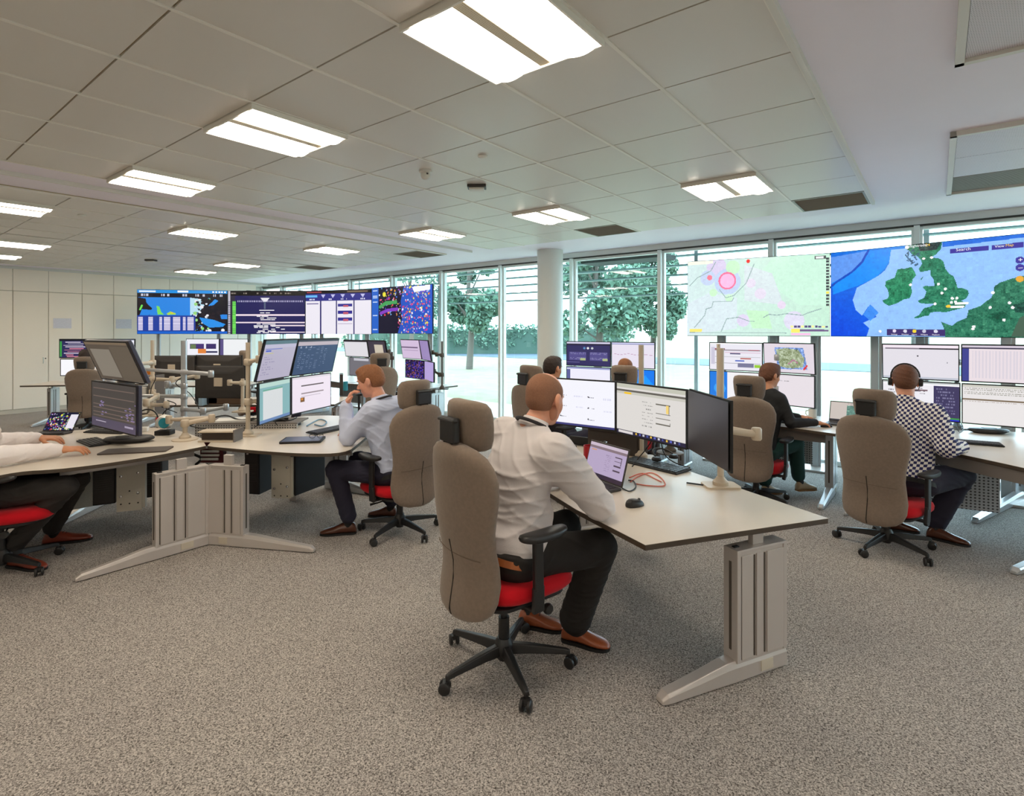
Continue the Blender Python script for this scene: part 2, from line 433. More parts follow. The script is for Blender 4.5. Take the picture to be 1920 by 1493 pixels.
for (gu, gv), lab in zip(grilles, gl):
    t = thing('ceiling_grille', lab, 'air vent', UV(gu + T / 2, gv + .31, CEIL), UVROT, 'ceiling air grilles')
    b = MB(); w_, d_ = T / 2 - .004, .306
    for q in (-1, 1): b.box((q * (w_ - .012), 0, -.002), (.024, 2 * d_, .016)); b.box((0, q * (d_ - .012), -.002), (2 * w_ - .048, .024, .016))
    b.build('frame', mat('grille_frame', (150, 150, 138), .5), t)
    b = MB()
    for q in range(20): b.box((0, -d_ + .035 + q * (2 * d_ - .07) / 19, .0), (2 * w_ - .05, .014, .012), (math.radians(25), 0, 0))
    b.build('slats', mat('grille', (150, 148, 138), .5), t)
# detectors
def detector(px, py, label, kind):
    hc = CEIL - .007; y = (EYE - hc) * F / (py - HY); x = (px - CX) / F * y
    t = thing('smoke_detector' if kind != 'sensor' else 'ceiling_sensor', label, 'detector', (x, y, hc))
    if kind == 'big':
        b = MB(); b.lathe([(.052, 0), (.052, -.014), (.04, -.02)], n=24); b.build('base', M_white, t, smooth=True)
        b = MB(); b.lathe([(.036, -.02), (.038, -.045), (.03, -.06), (.012, -.072), (.0, -.073)], n=24); b.build('sensor_head', M_white, t, smooth=True)
        for k in range(6):
            b = MB(); a = k * PI / 3; b.box((.037 * math.cos(a), .037 * math.sin(a), -.032), (.006, .014, .012), (0, 0, a))
        b.build('vent_slots', M_dgrey, t)
    elif kind == 'sensor':
        b = MB(); b.box((0, 0, -.012), (.16, .11, .024)); b.build('base', M_dgrey, t, bevel=.004)
        b = MB(); b.box((0, 0, -.034), (.13, .10, .02)); b.build('cover', M_white, t, bevel=.008)
    else:
        b = MB(); b.lathe([(.035, 0), (.035, -.008), (.02, -.018), (0, -.02)], n=20); b.build('cover', M_white, t, smooth=True)
    return t
detector(798, 320, 'white domed smoke detector in the middle of the ceiling', 'big')
detector(894, 348, 'white square sensor on a dark mount beside the smoke detector', 'sensor')
detector(905, 292, 'small white disc on the ceiling above the square sensor', 'small')
detector(153, 403, 'small white disc on the ceiling at the far left', 'small')
detector(338, 446, 'small domed detector next to a lit ceiling light', 'small')
detector(283, 487, 'dark mounted sensor on the far ceiling, left', 'sensor')
detector(180, 487, 'small white detector on the far left ceiling', 'small')
# ================================================================ column
b = MB(); cc = UV(1.14, .47); b.lathe([(.205, 0), (.205, CEIL + .01)], (cc.x, cc.y, 0), n=48)
struct(b.build('column_1', mat('column_paint', (222, 224, 218), .5), smooth=True))
# ================================================================ cabinet wall on the left
M_cab = mat('cabinet_door', (250, 240, 224), .45)
seam_px = [-120, -56, 24, 91, 154, 213, 265, 318, 362, 408, 446, 480]
def v_on_left(px, off=.45):
    # v coordinate where the ray of column px meets the cabinet front at u = U0+off
    r = (px - CX) / F; u = U0 + off
    # X = .787u-.617v ; Y = 9.72-.617u-.787v ; X = r Y
    return (.787 * u - r * (9.72 - .617 * u)) / (.617 - r * .787)
vs_ = [v_on_left(p) for p in seam_px]
UF = U0 + .45
cab_lab = {24: None}
for i in range(len(vs_) - 1):
    va, vb = vs_[i + 1], vs_[i]
    if va < .12: va = .12
    if vb - va < .05: continue
    lab = 'cream tall cupboard door unit, %s' % ['outside the left picture edge', 'at the left picture edge, with a handle', 'right of the first seam, with a lock and handle', 'left of the dark network display', 'behind the seated person in white at the far left', 'just left of the radar wall display', 'behind the radar wall display, left half', 'behind the radar wall display, right half', 'behind the timeline wall display, left', 'behind the timeline wall display, right', 'in the far corner beside the windows'][i]
    t = thing('tall_cupboard', lab, 'cupboard', UV(UF, (va + vb) / 2), UVROT, 'cream tall cupboards along the left wall')
    W = vb - va
    b = MB(); b.box((-.23, 0, 1.29), (.42, W, 2.45)); b.box((-.21, 0, .04), (.40, W, .08)); b.build('carcass', mat('cabinet_carcass', (206, 198, 182), .6), t)
    b = MB(); b.box((-.01, 0, 1.26), (.022, W - .012, 2.34)); b.build('door', M_cab, t, bevel=.002)
    b = MB(); b.box((-.012, 0, 2.44 + .225), (.02, W - .006, .44)); b.build('header_panel', M_cab, t, bevel=.002)
    if i in (1, 2):
        s_ = -1 if i == 1 else 1
        # handle near the shared seam
        hy = (-W / 2 + .09) if i == 1 else (W / 2 - .09)
        b = MB(); b.tube([(.0, hy, .98), (.03, hy, .98), (.03, hy, 1.10), (.0, hy, 1.10)], .006, 8); b.build('handle', M_chrome, t, smooth=True)
        if i == 2:
            b = MB(); b.cyl((.0, hy + .04, 1.08), (.012, hy + .04, 1.08), .012); b.build('lock', M_chrome, t)
b = MB(); uvbox(b, U0, UF + .005, .1, V1, 2.87 + .0, CEIL + .01); struct(b.build('trim_9', M_white))
# ================================================================ task chairs
def make_chair(label):
    t = thing('office_chair', label, 'office chair', (0, 0, 0), 0, 'taupe high-back task chairs')
    # five-star base
    b = MB(); b.lathe([(.045, .062), (.05, .075), (.045, .125), (.032, .15)], n=20); b.build('base_hub', M_black, t, smooth=True)
    for k in range(5):
        a = math.radians(90 + 36 + 72 * k); d = Vector((math.cos(a), math.sin(a), 0)); s_ = Vector((-d.y, d.x, 0))
        rings = []
        for (r, w_, z0, z1) in ((.03, .026, .075, .125), (.12, .025, .078, .118), (.22, .02, .072, .104), (.30, .016, .066, .092), (.325, .014, .062, .084)):
            c = d * r; rings.append([c + s_ * w_ + Vector((0, 0, z0)), c - s_ * w_ + Vector((0, 0, z0)), c - s_ * w_ * .6 + Vector((0, 0, z1)), c + s_ * w_ * .6 + Vector((0, 0, z1))])
        b = MB(); b.loft(rings); b.build('base_leg', M_black, t, bevel=.005)
        c = d * .318; ax = Vector((math.cos(a + .9), math.sin(a + .9), 0)); R = Matrix((ax.cross(Vector((0, 0, 1))), Vector((0, 0, 1)), ax)).transposed()
        off = R.col[0] * .012
        b = MB()
        for q in (-1, 1):
            b.lathe([(.0, -.008), (.022, -.008), (.0275, -.005), (.0275, .005), (.022, .009), (.006, .01)], c + off + ax * .017 * q + Vector((0, 0, .0285)), 20, 0, R)
        b.cyl(c + off - ax * .02 + Vector((0, 0, .0285)), c + off + ax * .02 + Vector((0, 0, .0285)), .006)
        b.cyl(c + Vector((0, 0, .04)), c + Vector((0, 0, .075)), .008)
        b.box(c + off * .5 + Vector((0, 0, .046)), (.03, .03, .018), (0, 0, a + .9))
        b.build('caster', M_black, t, smooth=True)
    b = MB(); b.cyl((0, 0, .045), (0, 0, .07), .03); b.cyl((0, 0, .12), (0, 0, .25), .027); b.cyl((0, 0, .22), (0, 0, .36), .016); b.build('gas_column', M_black, t, smooth=True)
    # mechanism
    b = MB(); b.box((0, -.01, .375), (.15, .25, .055)); b.box((0, -.15, .365), (.09, .14, .035), (math.radians(-10), 0, 0)); b.box((0, .05, .35), (.09, .12, .03))
    b.bar((0, -.2, .37), (0, -.235, .46), .07, .02); b.bar((0, -.235, .45), (0, -.24, .62), .07, .018)
    b.build('mechanism', M_blackm, t, bevel=.006)
    b = MB(); b.tube([(.05, .06, .365), (.17, .08, .355), (.2, .085, .352)], .006, 8); b.lathe([(.0, -.012), (.022, -.012), (.026, 0), (.022, .014), (0, .014)], (.225, .09, .352), 14, 0, Euler((0, PI / 2, 0)).to_matrix())
    b.build('tension_knob', M_black, t, smooth=True)
    b = MB(); b.tube([(-.05, .02, .36), (-.2, .02, .35), (-.26, .03, .348)], [.006, .006, .01], 8); b.build('height_lever', M_black, t, smooth=True)
    # seat
    b = MB(); b.prism(rrect(.44, .44, .09, 0, .02), .395, .41); b.build('seat_pan', M_blackm, t, bevel=.004)
    prof = [(.0, .408, 0), (.80, .408, 0), (.93, .414, 0), (.99, .43, 0), (1.0, .452, 0), (.97, .474, 0), (.90, .487, 0), (.7, .492, 0), (.35, .489, 0), (.01, .487, 0)]
    rings = []
    for (s_, z, _) in prof[1:]:
        ring = []
        for (x, y) in sell(.245 * s_, .262 * s_, 36, 3.4):
            ring.append((x, y + .055, z - .02 * max(0, (y - .14) / .12) ** 2 * (1 if z > .43 else .6)))
        rings.append(ring)
    b = MB(); b.loft(rings); b.build('seat', M_red, t, smooth='all')
    # backrest: profile of half width over height
    ws = [(.345, .05), (.352, .115), (.37, .165), (.40, .198), (.45, .216), (.52, .219), (.60, .212), (.68, .21), (.76, .22), (.84, .236), (.92, .25), (.99, .252), (1.05, .232), (1.09, .2), (1.118, .15), (1.133, .095), (1.14, .03)]
    rings = []
    for i, (z, w_) in enumerate(ws):
        cy = -.262 + .03 * math.exp(-((z - .56) / .14) ** 2) - .06 * max(0, z - .6) ** 1.1
        endf = min(1, min(z - .335, 1.15 - z) / .05); th = .016 + .036 * math.sqrt(max(0, endf))
        ring = []
        for (x, y) in sell(w_, th, 36, 2.7):
            wrap = .055 * (x / .235) ** 2
            ring.append((x, y + cy + wrap, z))
        rings.append(ring)
    b = MB(); b.loft(rings); b.build('backrest', M_taupe, t, smooth='all')
    def backy(z, x=0):
        cy = -.262 + .03 * math.exp(-((z - .56) / .14) ** 2) - .06 * max(0, z - .6) ** 1.1
        endf = min(1, min(z - .335, 1.15 - z) / .05); return cy - (.016 + .036 * math.sqrt(max(0, endf))) + .055 * (x / .235) ** 2
    b = MB(); b.tube([(0, backy(z) + .0005, z) for z in (.356, .362, .37, .385, .40, .45, .5, .55, .6, .65, .70)], .0035, 6); b.build('zip', M_slit, t)
    b = MB(); b.tube([(x, backy(.64, x) - .0 + .004 * (abs(x) > .15), .64) for x in (-.18, -.14, -.09, -.04, 0, .04, .09, .14, .18)], .0022, 6)
    b.build('seam', mat('seam_thread', (112, 96, 82), .9), t)
    # headrest
    rings = []
    hy = -.262
    for (z, w_, th, dy) in ((1.095, .03, .02, .02), (1.10, .10, .036, .02), (1.112, .122, .046, .018), (1.15, .135, .052, .012), (1.20, .142, .055, .004), (1.26, .145, .055, -.004), (1.295, .14, .052, -.008), (1.318, .125, .044, -.01), (1.328, .09, .03, -.01), (1.331, .03, .012, -.01)):
        rings.append([(x, y + hy + dy + .03 + .05 * (x / .14) ** 2, z) for (x, y) in sell(w_, th, 32, 3.0)])
    b = MB(); b.loft(rings); b.build('headrest', M_taupe, t, smooth='all')
    b = MB(); b.box((0, hy - .045, 1.2), (.13, .035, .115)); b.box((0, hy - .055, 1.245), (.145, .03, .018)); b.build('headrest_bracket', M_black, t, bevel=.008)
    b = MB(); b.bar((0, hy - .05, 1.16), (0, hy - .052, 1.08), .075, .014); b.build('headrest_stem', M_blackm, t, bevel=.003)
    # arms
    for sx in (-1, 1):
        b = MB(); b.bar((sx * .1, -.01, .385), (sx * .262, .0, .385), .05, .016); b.bar((sx * .262, 0, .378), (sx * .27, -.005, .50), .062, .022, up=Vector((1, 0, 0)))
        b.bar((sx * .27, -.005, .48), (sx * .272, -.01, .705), .05, .026, up=Vector((1, 0, 0)))
        b.build('arm_post', M_black, t, bevel=.006)
        b = MB(); pad = []
        for (s_, z) in ((.75, .655), (.95, .66), (1.0, .672), (.96, .684), (.8, .69), (.4, .692)):
            pad.append([(x + sx * .265 + .0, y * 1.0 + .03, z + .045 + .012 * (y / .13) ** 2) for (x, y) in sell(.045 * s_, .135 * s_, 28, 2.8)])
        b.loft(pad); b.build('arm_pad', M_black, t, smooth='all')
    return t
def fdir(deg): return Vector((math.cos(math.radians(deg)), math.sin(math.radians(deg)), 0))
chair_specs = [
  # x, y, facing deg, drop, label
  (-.04, 2.66, 37, .0, 'taupe high-back office chair nearest the camera, under the bald man in a grey shirt'),
  (-.92, 4.45, 138, .07, 'taupe high-back office chair under the ginger-haired man resting his chin on his hand'),
  (2.84, 4.12, 32, .11, 'taupe high-back office chair under the man in the checked shirt and headset'),
  (2.36, 5.25, 47, .10, 'taupe high-back office chair under the woman in a black top'),
  (.34, 5.5, 40, .02, 'office chair mostly hidden behind the bald man in front, turned sideways by the column'),
  (1.30, 6.0, 60, .05, 'office chair with only its headrest showing over the white monitor, under a bald head'),
  (-6.98, 8.95, 112, .10, 'distant taupe office chair at the far left under the person in white'),
  (-1.98, 8.0, 115, 0, 'distant office chair showing only its headrest behind the ginger-haired man'),
  (-3.85, 8.3, 20, -.02, 'distant chair headrest just left of the lilac page monitor'),
  (-3.50, 3.72, 25, .04, 'office chair cut by the left picture edge, only red seat and base showing'),
]
chair0 = make_chair(''); CHAIRS = []
for i, (x, y, a, drop, lab) in enumerate(chair_specs[1:] + chair_specs[:1]):
    last = i == len(chair_specs) - 1
    c = chair0 if last else copy_tree(chair0)
    c.location = (x, y, 0); c.rotation_euler = (0, 0, math.radians(a - 90)); c['label'] = lab
    for ch in c.children:
        if not (ch.name.startswith('base_') or ch.name.startswith('caster') or ch.name.startswith('gas_')): ch.location.z -= drop
    CHAIRS.append(c)
# ================================================================ desks
def smooth_poly(pts, k=2):
    """Chaikin corner rounding of points flagged r"""
    for _ in range(k):
        out = []
        n = len(pts)
        for i in range(n):
            p, q, r_ = pts[i - 1], pts[i], pts[(i + 1) % n]
            if not q[2]: out.append(q); continue
            out.append((q[0] + (p[0] - q[0]) * .25, q[1] + (p[1] - q[1]) * .25, 1)); out.append((q[0] + (r_[0] - q[0]) * .25, q[1] + (r_[1] - q[1]) * .25, 1))
        pts = out
    return [(p[0], p[1]) for p in pts]
def desk_top(t, pts, z=DESK, th=.026, name='desktop'):
    poly = smooth_poly(pts)
    b = MB(); b.prism(poly, z - .002, z); b.build(name, M_desk, t)
    b = MB(); b.prism(poly, z - th, z - .0021); b.build('edge_band', M_edge, t, bevel=.002)
    return poly
def leg_frame(t, tip, heel, top=.618, plen=.31, thick=.085, mt=None, foot=True, window=False):
    """extruded aluminium leg panel standing on a long foot; tip = front end of the foot, heel = back end"""
    tip = Vector((tip[0], tip[1], 0)); heel = Vector((heel[0], heel[1], 0))
    d = (tip - heel); L = d.length; d.normalize(); s = Vector((-d.y, d.x, 0)); up = Vector((0, 0, 1))
    if s.y > 0: s = -s           # s points to the camera side
    mt = mt or M_alu
    e = MB()
    # panel core
    a = heel; bb = heel + d * plen
    R = Matrix((d, s, up)).transposed(); c = (a + bb) / 2
    e.box(c + up * (top + .07) / 2, (plen - .02, thick - .012, top - .09), R)
    e.box(c + up * (top - .006), (plen, thick, .012), R)
    # side uprights and fluted face
    for q in (0, 1):
        e.box(a + d * (.012 + q * (plen - .024)) + up * (top + .08) / 2, (.024, thick, top - .1), R)
    for q, wq in ((.24, .34), (.555, .13), (.80, .22)):
        e.box(a + d * plen * q + s * (thick / 2 - .003) + up * (top + .07) / 2, (plen * wq, .006, top - .13), R)
        e.box(a + d * plen * q - s * (thick / 2 - .003) + up * (top + .07) / 2, (plen * wq, .006, top - .13), R)
    g = e.build('leg_panel', mt, t, bevel=.002)
    e = MB()
    for q in (.055, .45, .655, .925):
        for sg in (1, -1):
            e.box(a + d * plen * q + sg * s * (thick / 2 - .0045) + up * (top + .07) / 2, (plen * .022, .004, top - .14), R)
    e.box(bb + d * .0008 + up * (top + .08) / 2, (.002, .014, top - .2), R)
    e.build('groove', M_alud, g)
    e = MB()
    for q in (.1, .55): e.box(a + d * plen * (1 - q) + up * (top + .003), (.03, .02, .006), R)
    e.build('end_cap', M_blackm, g, bevel=.001)
    # foot
    rings = []
    for (x, h, w_) in ((0, .10, thick / 2), (plen, .10, thick / 2), (plen + (L - plen) * .12, .098, thick / 2 - .002), (plen + (L - plen) * .5, .072, thick / 2 - .006), (L - .03, .048, thick / 2 - .01), (L, .026, thick / 2 - .018)):
        c = heel + d * x; z0 = .006
        rings.append([c - s * w_ + up * z0, c + s * w_ + up * z0, c + s * w_ + up * (h * .72), c + s * (w_ * .72) + up * h, c - s * (w_ * .72) + up * h, c - s * w_ + up * (h * .72)])
    e = MB(); e.loft(rings)
    ft = e.build('foot', mt, t, bevel=.003)
    e = MB(); e.box(heel + d * plen * .42 + s * (thick / 2 + .001) + up * .045, (plen * .24, .004, .05), R); e.build('foot_cover', mat('pale_insert', (206, 196, 178), .4), ft, bevel=.001)
    e = MB()
    for q in (.06, L - .08): e.cyl(heel + d * q, heel + d * q + up * .008, .016, n=12)
    e.build('glide', M_blackm, ft)
    # bracket up to the top
    e = MB(); e.box(a + d * plen * .5 + up * (top + (DESK - .026 - top) / 2), (.07, .03, DESK - .026 - top), R); e.build('lift_bracket', M_alu, t, bevel=.002)
# --- the front desk
t = thing('desk', 'pale desk with a pointed corner nearest the camera, one ribbed metal leg below', 'desk', (0, 0, 0), 0, 'pale sit-stand desks with dark edges')
c0 = P(1210, 1022, DESK); c1 = P(1553, 972, DESK); c2 = P(1308, 889, DESK)
far_r = c2 + (c2 - c1).normalized() * .62
left = c0 + Vector((-.462, .887, 0)) * .95
DESK_F = desk_top(t, [(c0.x, c0.y, 0), (c1.x, c1.y, 0), (far_r.x, far_r.y, 1), (.75, 4.75, 1), (-.12, 4.72, 1), (left.x, left.y, 1)])
tip, heel = P(1236, 1320, 0), P(1462, 1240, 0)
leg_frame(t, tip, heel, plen=.33)
tip2 = Vector((.02, 4.15, 0)); leg_frame(t, tip2, tip2 + Vector((.70, .28, 0)), plen=.33)
b = MB(); b.bar((heel.x - .12, heel.y - .02, .66), (.62, 4.25, .66), .06, .04); b.build('cross_beam', M_alud, t)
# --- left island
M_perf = perf_xz('perforated_metal', (170, 166, 160), (60, 56, 54), 42, .27)
t1 = thing('desk', 'pale desk on the left under the hands of the person cut by the picture edge', 'desk', (0, 0, 0), 0, 'pale sit-stand desks with dark edges')
def pl(pts, z=DESK): return [((lambda q: (q.x, q.y, r))(P(px, py, z))) for (px, py, r) in pts]
D1 = desk_top(t1, pl([(-260, 950, 0), (-60, 905, 1), (30, 884, 1), (110, 880, 1), (200, 869, 1), (300, 853, 1), (372, 839, 0), (386, 836, 0), (378, 822, 0), (340, 808, 1), (290, 801, 1), (180, 803, 1), (60, 816, 1), (-90, 850, 0)]))
t2 = thing('desk', 'pale desk left of centre with a rounded end under the elbow of the ginger-haired man', 'desk', (0, 0, 0), 0, 'pale sit-stand desks with dark edges')
D2 = desk_top(t2, pl([(389, 836, 0), (402, 838, 0), (480, 845, 1), (570, 851, 1), (648, 850, 1), (672, 832, 1), (694, 812, 1), (702, 792, 1), (650, 779, 1), (560, 780, 1), (505, 793, 1), (455, 812, 1), (415, 822, 0), (398, 826, 0)]))
hinge = P(393, 1019)
for (tt, tp) in ((t1, P(140, 1092)), (t2, P(590, 1036))):
    tp = Vector((tp.x, tp.y, 0)); d = (tp - hinge).normalized()
    leg_frame(tt, tp, hinge + d * .02, plen=.36 if tt is t1 else .30, thick=.07)
# far legs of the left desks
leg_frame(t1, P(105, 990), P(205, 940), plen=.25, thick=.07)
leg_frame(t2, P(705, 930), P(612, 915), plen=.3, thick=.07, mt=M_silver)
# beams and aprons
b = MB()
def apron(b, px0, py0, px1, py1, z0, z1, back=.0, zz=DESK):
    p, q = P(px0, py0, zz), P(px1, py1, zz); d = (q - p).normalized(); n = Vector((-d.y, d.x, 0))
    if n.y < 0: n = -n
    p = p + n * back; q = q + n * back
    b.bar(Vector((p.x, p.y, (z0 + z1) / 2)), Vector((q.x, q.y, (z0 + z1) / 2)), .018, z1 - z0)
apron(b, 120, 872, 380, 836, .60, .69, .22)
b.build('apron', M_alu, t1, bevel=.002)
b = MB(); apron(b, 405, 832, 640, 838, .60, .69, .22); b.build('apron', M_alu, t2, bevel=.002)
# modesty / back panel seen under the left desk
b = MB(); b.bar((-4.4, 4.12, .38), (-3.62, 4.88, .38), .02, .56); b.build('modesty_panel', mat('speckled_panel', (206, 200, 188), .7, var=.1, vscale=160), t1)
def cpu(px, y, label, rz, w_=.16, d_=.36, h_=.42, top=.66):
    x = (px - CX) / F * y
    t = thing('computer_tower', label, 'computer', (x, y, 0), rz, 'black computers hung under the desks')
    b = MB(); b.box((0, 0, top - h_ / 2), (w_, d_, h_)); b.build('case', M_blackm, t, bevel=.006)
    b = MB(); b.box((0, -d_ / 2 - .004, top - h_ / 2), (w_ * .92, .01, h_ * .94)); fr_ = b.build('front_panel', mat('cpu_front', (44, 38, 36), .45), t, bevel=.003)
    b = MB(); b.box((-w_ * .25, -d_ / 2 - .011, top - .07), (.022, .006, .012)); b.build('power_button', M_chrome, fr_)
    b = MB()
    for k in range(9): b.box((w_ * .0, -d_ / 2 - .010, top - .16 - k * .018), (w_ * .7, .004, .006))
    b.build('vent_slots', M_dgrey, fr_)
    return t
def plate(px, y, label, rz, w_=.21, h_=.46, top=.665):
    x = (px - CX) / F * y
    t = thing('mounting_plate', label, 'computer bracket', (x, y, 0), rz, 'perforated steel computer brackets under the desks')
    b = MB(); b.box((0, 0, top - h_ / 2), (w_, .006, h_)); b.box((-w_ / 2, .06, top - h_ / 2 - .0), (.006, .12, h_)); b.box((w_ / 2 + .01, .03, top - h_ / 2 - .03), (.02, .06, h_ * .8)); b.build('plate', mat('plate_paint', (196, 188, 172), .5, bump=.1), t, bevel=.001)
    for (q, z) in ((-1, .18), (1, .16), (-1, .34), (1, .32)):
        b = MB(); b.lathe([(.012, 0), (.01, .008), (0, .011)], (q * w_ * .34, -.003, top - z), 14, 0, Euler((PI / 2, 0, 0)).to_matrix()); b.build('bolt', M_chrome, t, smooth=True)
    for (q, z) in ((-1, .40), (0, .40), (1, .40), (0, .30)):
        b = MB(); b.cyl((q * w_ * .34, -.0032, top - z), (q * w_ * .34, -.0045, top - z), .006, n=12); b.build('hole', M_blackm, t)
    return t
cpu(203, 4.55, 'black computer tower left of the perforated plate under the left desk', math.radians(28), .15)
plate(243, 4.35, 'steel plate with four bolts under the left desk', math.radians(22), .17)
cpu(290, 4.75, 'black computer tower right of the perforated plate under the left desk', math.radians(25), .16)
cpu(497, 4.85, 'black computer tower left of the perforated plate under the middle desk', math.radians(-10), .14)
plate(527, 4.55, 'steel plate with four bolts under the middle desk', math.radians(-8), .17, .42)
cpu(570, 4.75, 'dark blue-black computer tower right of the perforated plate under the middle desk', math.radians(-22), .15, .36, .40)
# pod centre: perforated cable tray behind the junction
t = thing('cable_tray', 'grey perforated cable tray behind the junction of the two left desks', 'cable tray', (-2.62, 5.15, 0), math.radians(2))
b = MB(); b.box((.1, 0, .66), (.95, .012, .2)); b.build('perforated_side', M_perf, t)
b = MB(); b.box((.1, .16, .765), (.95, .32, .014)); b.build('tray_lid', M_grey, t, bevel=.003)
for q in (-.3, .5):
    b = MB(); b.box((q, .14, .375), (.06, .10, .75)); b.build('support', M_alu, t)
# perforated panels and desks along the windows
def window_desk(um, v0, v1, w_, label, poly=None, apr=True, curve=.12):
    c = UV(um, (v0 + v1) / 2); t = thing('desk', label, 'desk', (c.x, c.y, 0), UVROT, 'pale sit-stand desks with dark edges')
    hv = (v1 - v0) / 2
    # local x along u, local y = towards the window (-v)
    pts = [(-w_ / 2, -hv, 0), (-w_ / 4, -hv + curve, 1), (w_ / 4, -hv + curve, 1), (w_ / 2, -hv, 0), (w_ / 2, hv, 0), (-w_ / 2, hv, 0)]
    desk_top(t, pts)
    b = MB(); b.box((0, -hv + .17, .64), (w_ - .2, .02, .09)); b.build('apron', M_grey, t, bevel=.002)
    b = MB(); b.box((0, hv - .12, .42), (w_ * .62, .012, .42)); b.build('perforated_panel', M_perf, t)
    for q in (-1, 1):
        x = q * (w_ / 2 - .12)
        leg_frame(t, (x, -hv + .02, 0), (x, hv - .25, 0), plen=.28, thick=.075, mt=M_silver)
    return t
window_desk(2.62, .95, 1.95, 1.72, 'pale window desk in front of the column bay, behind the large white monitor')
window_desk(4.40, .95, 2.0, 1.74, 'pale window desk the woman in black is working at')
window_desk(-1.3, .95, 1.95, 1.75, 'distant pale window desk under the two lilac monitors')
window_desk(-3.1, .95, 1.95, 1.75, 'distant pale window desk behind the ginger-haired man')
# headset man's desk: wing shaped
t = thing('desk', 'pale desk at the right that the man in the checked shirt leans on', 'desk', (0, 0, 0), 0, 'pale sit-stand desks with dark edges')
desk_top(t, pl([(1739, 839, 0), (1850, 862, 1), (1990, 893, 0)]) + [(UV(8.2, 1.7).x, UV(8.2, 1.7).y, 0), (UV(8.0, .88).x, UV(8.0, .88).y, 0), (UV(5.35, .88).x, UV(5.35, .88).y, 0)])
b = MB(); apron(b, 1745, 840, 1985, 892, .60, .69, .03); b.build('apron', M_grey, t, bevel=.002)
b = MB(); b.bar((3.36, 4.76, .41), (3.98, 4.43, .41), .012, .5); b.build('perforated_panel', perf_xz('perforated_metal_pale', (190, 194, 200), (70, 72, 78), 40, .27), t)
leg_frame(t, P(1826, 982), P(1930, 930), plen=.28, thick=.075, mt=M_silver)
leg_frame(t, P(1900, 1078), P(2110, 1000), plen=.28, thick=.075, mt=M_silver)
leg_frame(t, P(1585, 968), P(1690, 915), plen=.2, thick=.06, mt=M_silver)
# far-left desk and centre-back desks
def simple_desk(x, y, w_, d_, deg, label):
    t = thing('desk', label, 'desk', (x, y, 0), math.radians(deg), 'pale sit-stand desks with dark edges')
    desk_top(t, [(-w_ / 2, -d_ / 2, 0), (w_ / 2, -d_ / 2, 0), (w_ / 2, d_ / 2, 0), (-w_ / 2, d_ / 2, 0)])
    for q in (-1, 1): leg_frame(t, (q * (w_ / 2 - .14), -d_ / 2 + .03, 0), (q * (w_ / 2 - .14), d_ / 2 - .1, 0), plen=.25, thick=.06)
    return t
simple_desk(-7.45, 9.75, 1.9, .85, 10, 'distant pale desk at the far left in front of the cupboards')
simple_desk(-5.4, 9.55, 1.8, .8, 0, 'distant pale desk behind the monitor backs, mostly hidden')
simple_desk(-3.55, 7.2, 2.6, .8, 2, 'pale desk behind the black monitor back in the middle pod')
# ================================================================ screen pictures
class Pic:
    def __init__(s, w, h, bg):
        s.w, s.h = w, h; s.a = np.zeros((h, w, 3), np.float32); s.a[:] = bg
        s.X, s.Y = np.meshgrid((np.arange(w) + .5) / w, (np.arange(h) + .5) / h)
    def rect(s, x0, y0, x1, y1, c):
        s.a[(s.X >= x0) & (s.X < x1) & (s.Y >= y0) & (s.Y < y1)] = c; return s
    def poly(s, pts, c):
        m = np.zeros(s.X.shape, bool); n = len(pts)
        for i in range(n):
            (x0, y0), (x1, y1) = pts[i], pts[(i + 1) % n]
            if y0 == y1: continue
            k = ((y0 > s.Y) != (y1 > s.Y)) & (s.X < (x1 - x0) * (s.Y - y0) / (y1 - y0) + x0); m ^= k
        s.a[m] = c; return m
    def circ(s, x, y, r, c, asp=None):
        asp = asp or s.w / s.h
        m = ((s.X - x) * asp) ** 2 + (s.Y - y) ** 2 < r * r; s.a[m] = c; return m
    def line(s, pts, c, t=.006):
        asp = s.w / s.h
        for (x0, y0), (x1, y1) in zip(pts, pts[1:]):
            dx, dy = (x1 - x0) * asp, y1 - y0; L = dx * dx + dy * dy + 1e-9
            px, py = (s.X - x0) * asp, s.Y - y0; u = np.clip((px * dx + py * dy) / L, 0, 1)
            s.a[(px - u * dx) ** 2 + (py - u * dy) ** 2 < t * t] = c
        return s
    def text(s, x0, y, x1, c, hgt=.02, seed=1, dens=.6):
        """rows of tiny letter-like dashes"""
        r = random.Random(seed); x = x0
        while x < x1:
            w_ = r.uniform(.006, .03)
            if r.random() < dens + .2: s.rect(x, y, min(x + w_, x1), y + hgt, c)
            x += w_ + r.uniform(.006, .012)
        return s
    def noisy(s, mask, amp, seed=3, k=6):
        r = np.random.RandomState(seed); n = sum(np.kron(r.randn(-(-s.h // q), -(-s.w // q)), np.ones((q, q)))[:s.h, :s.w] for q in (1, k // 2, k)) / 2
        s.a[mask] = np.clip(s.a[mask] + (n[..., None] * np.array(amp))[mask], 0, 255); return s
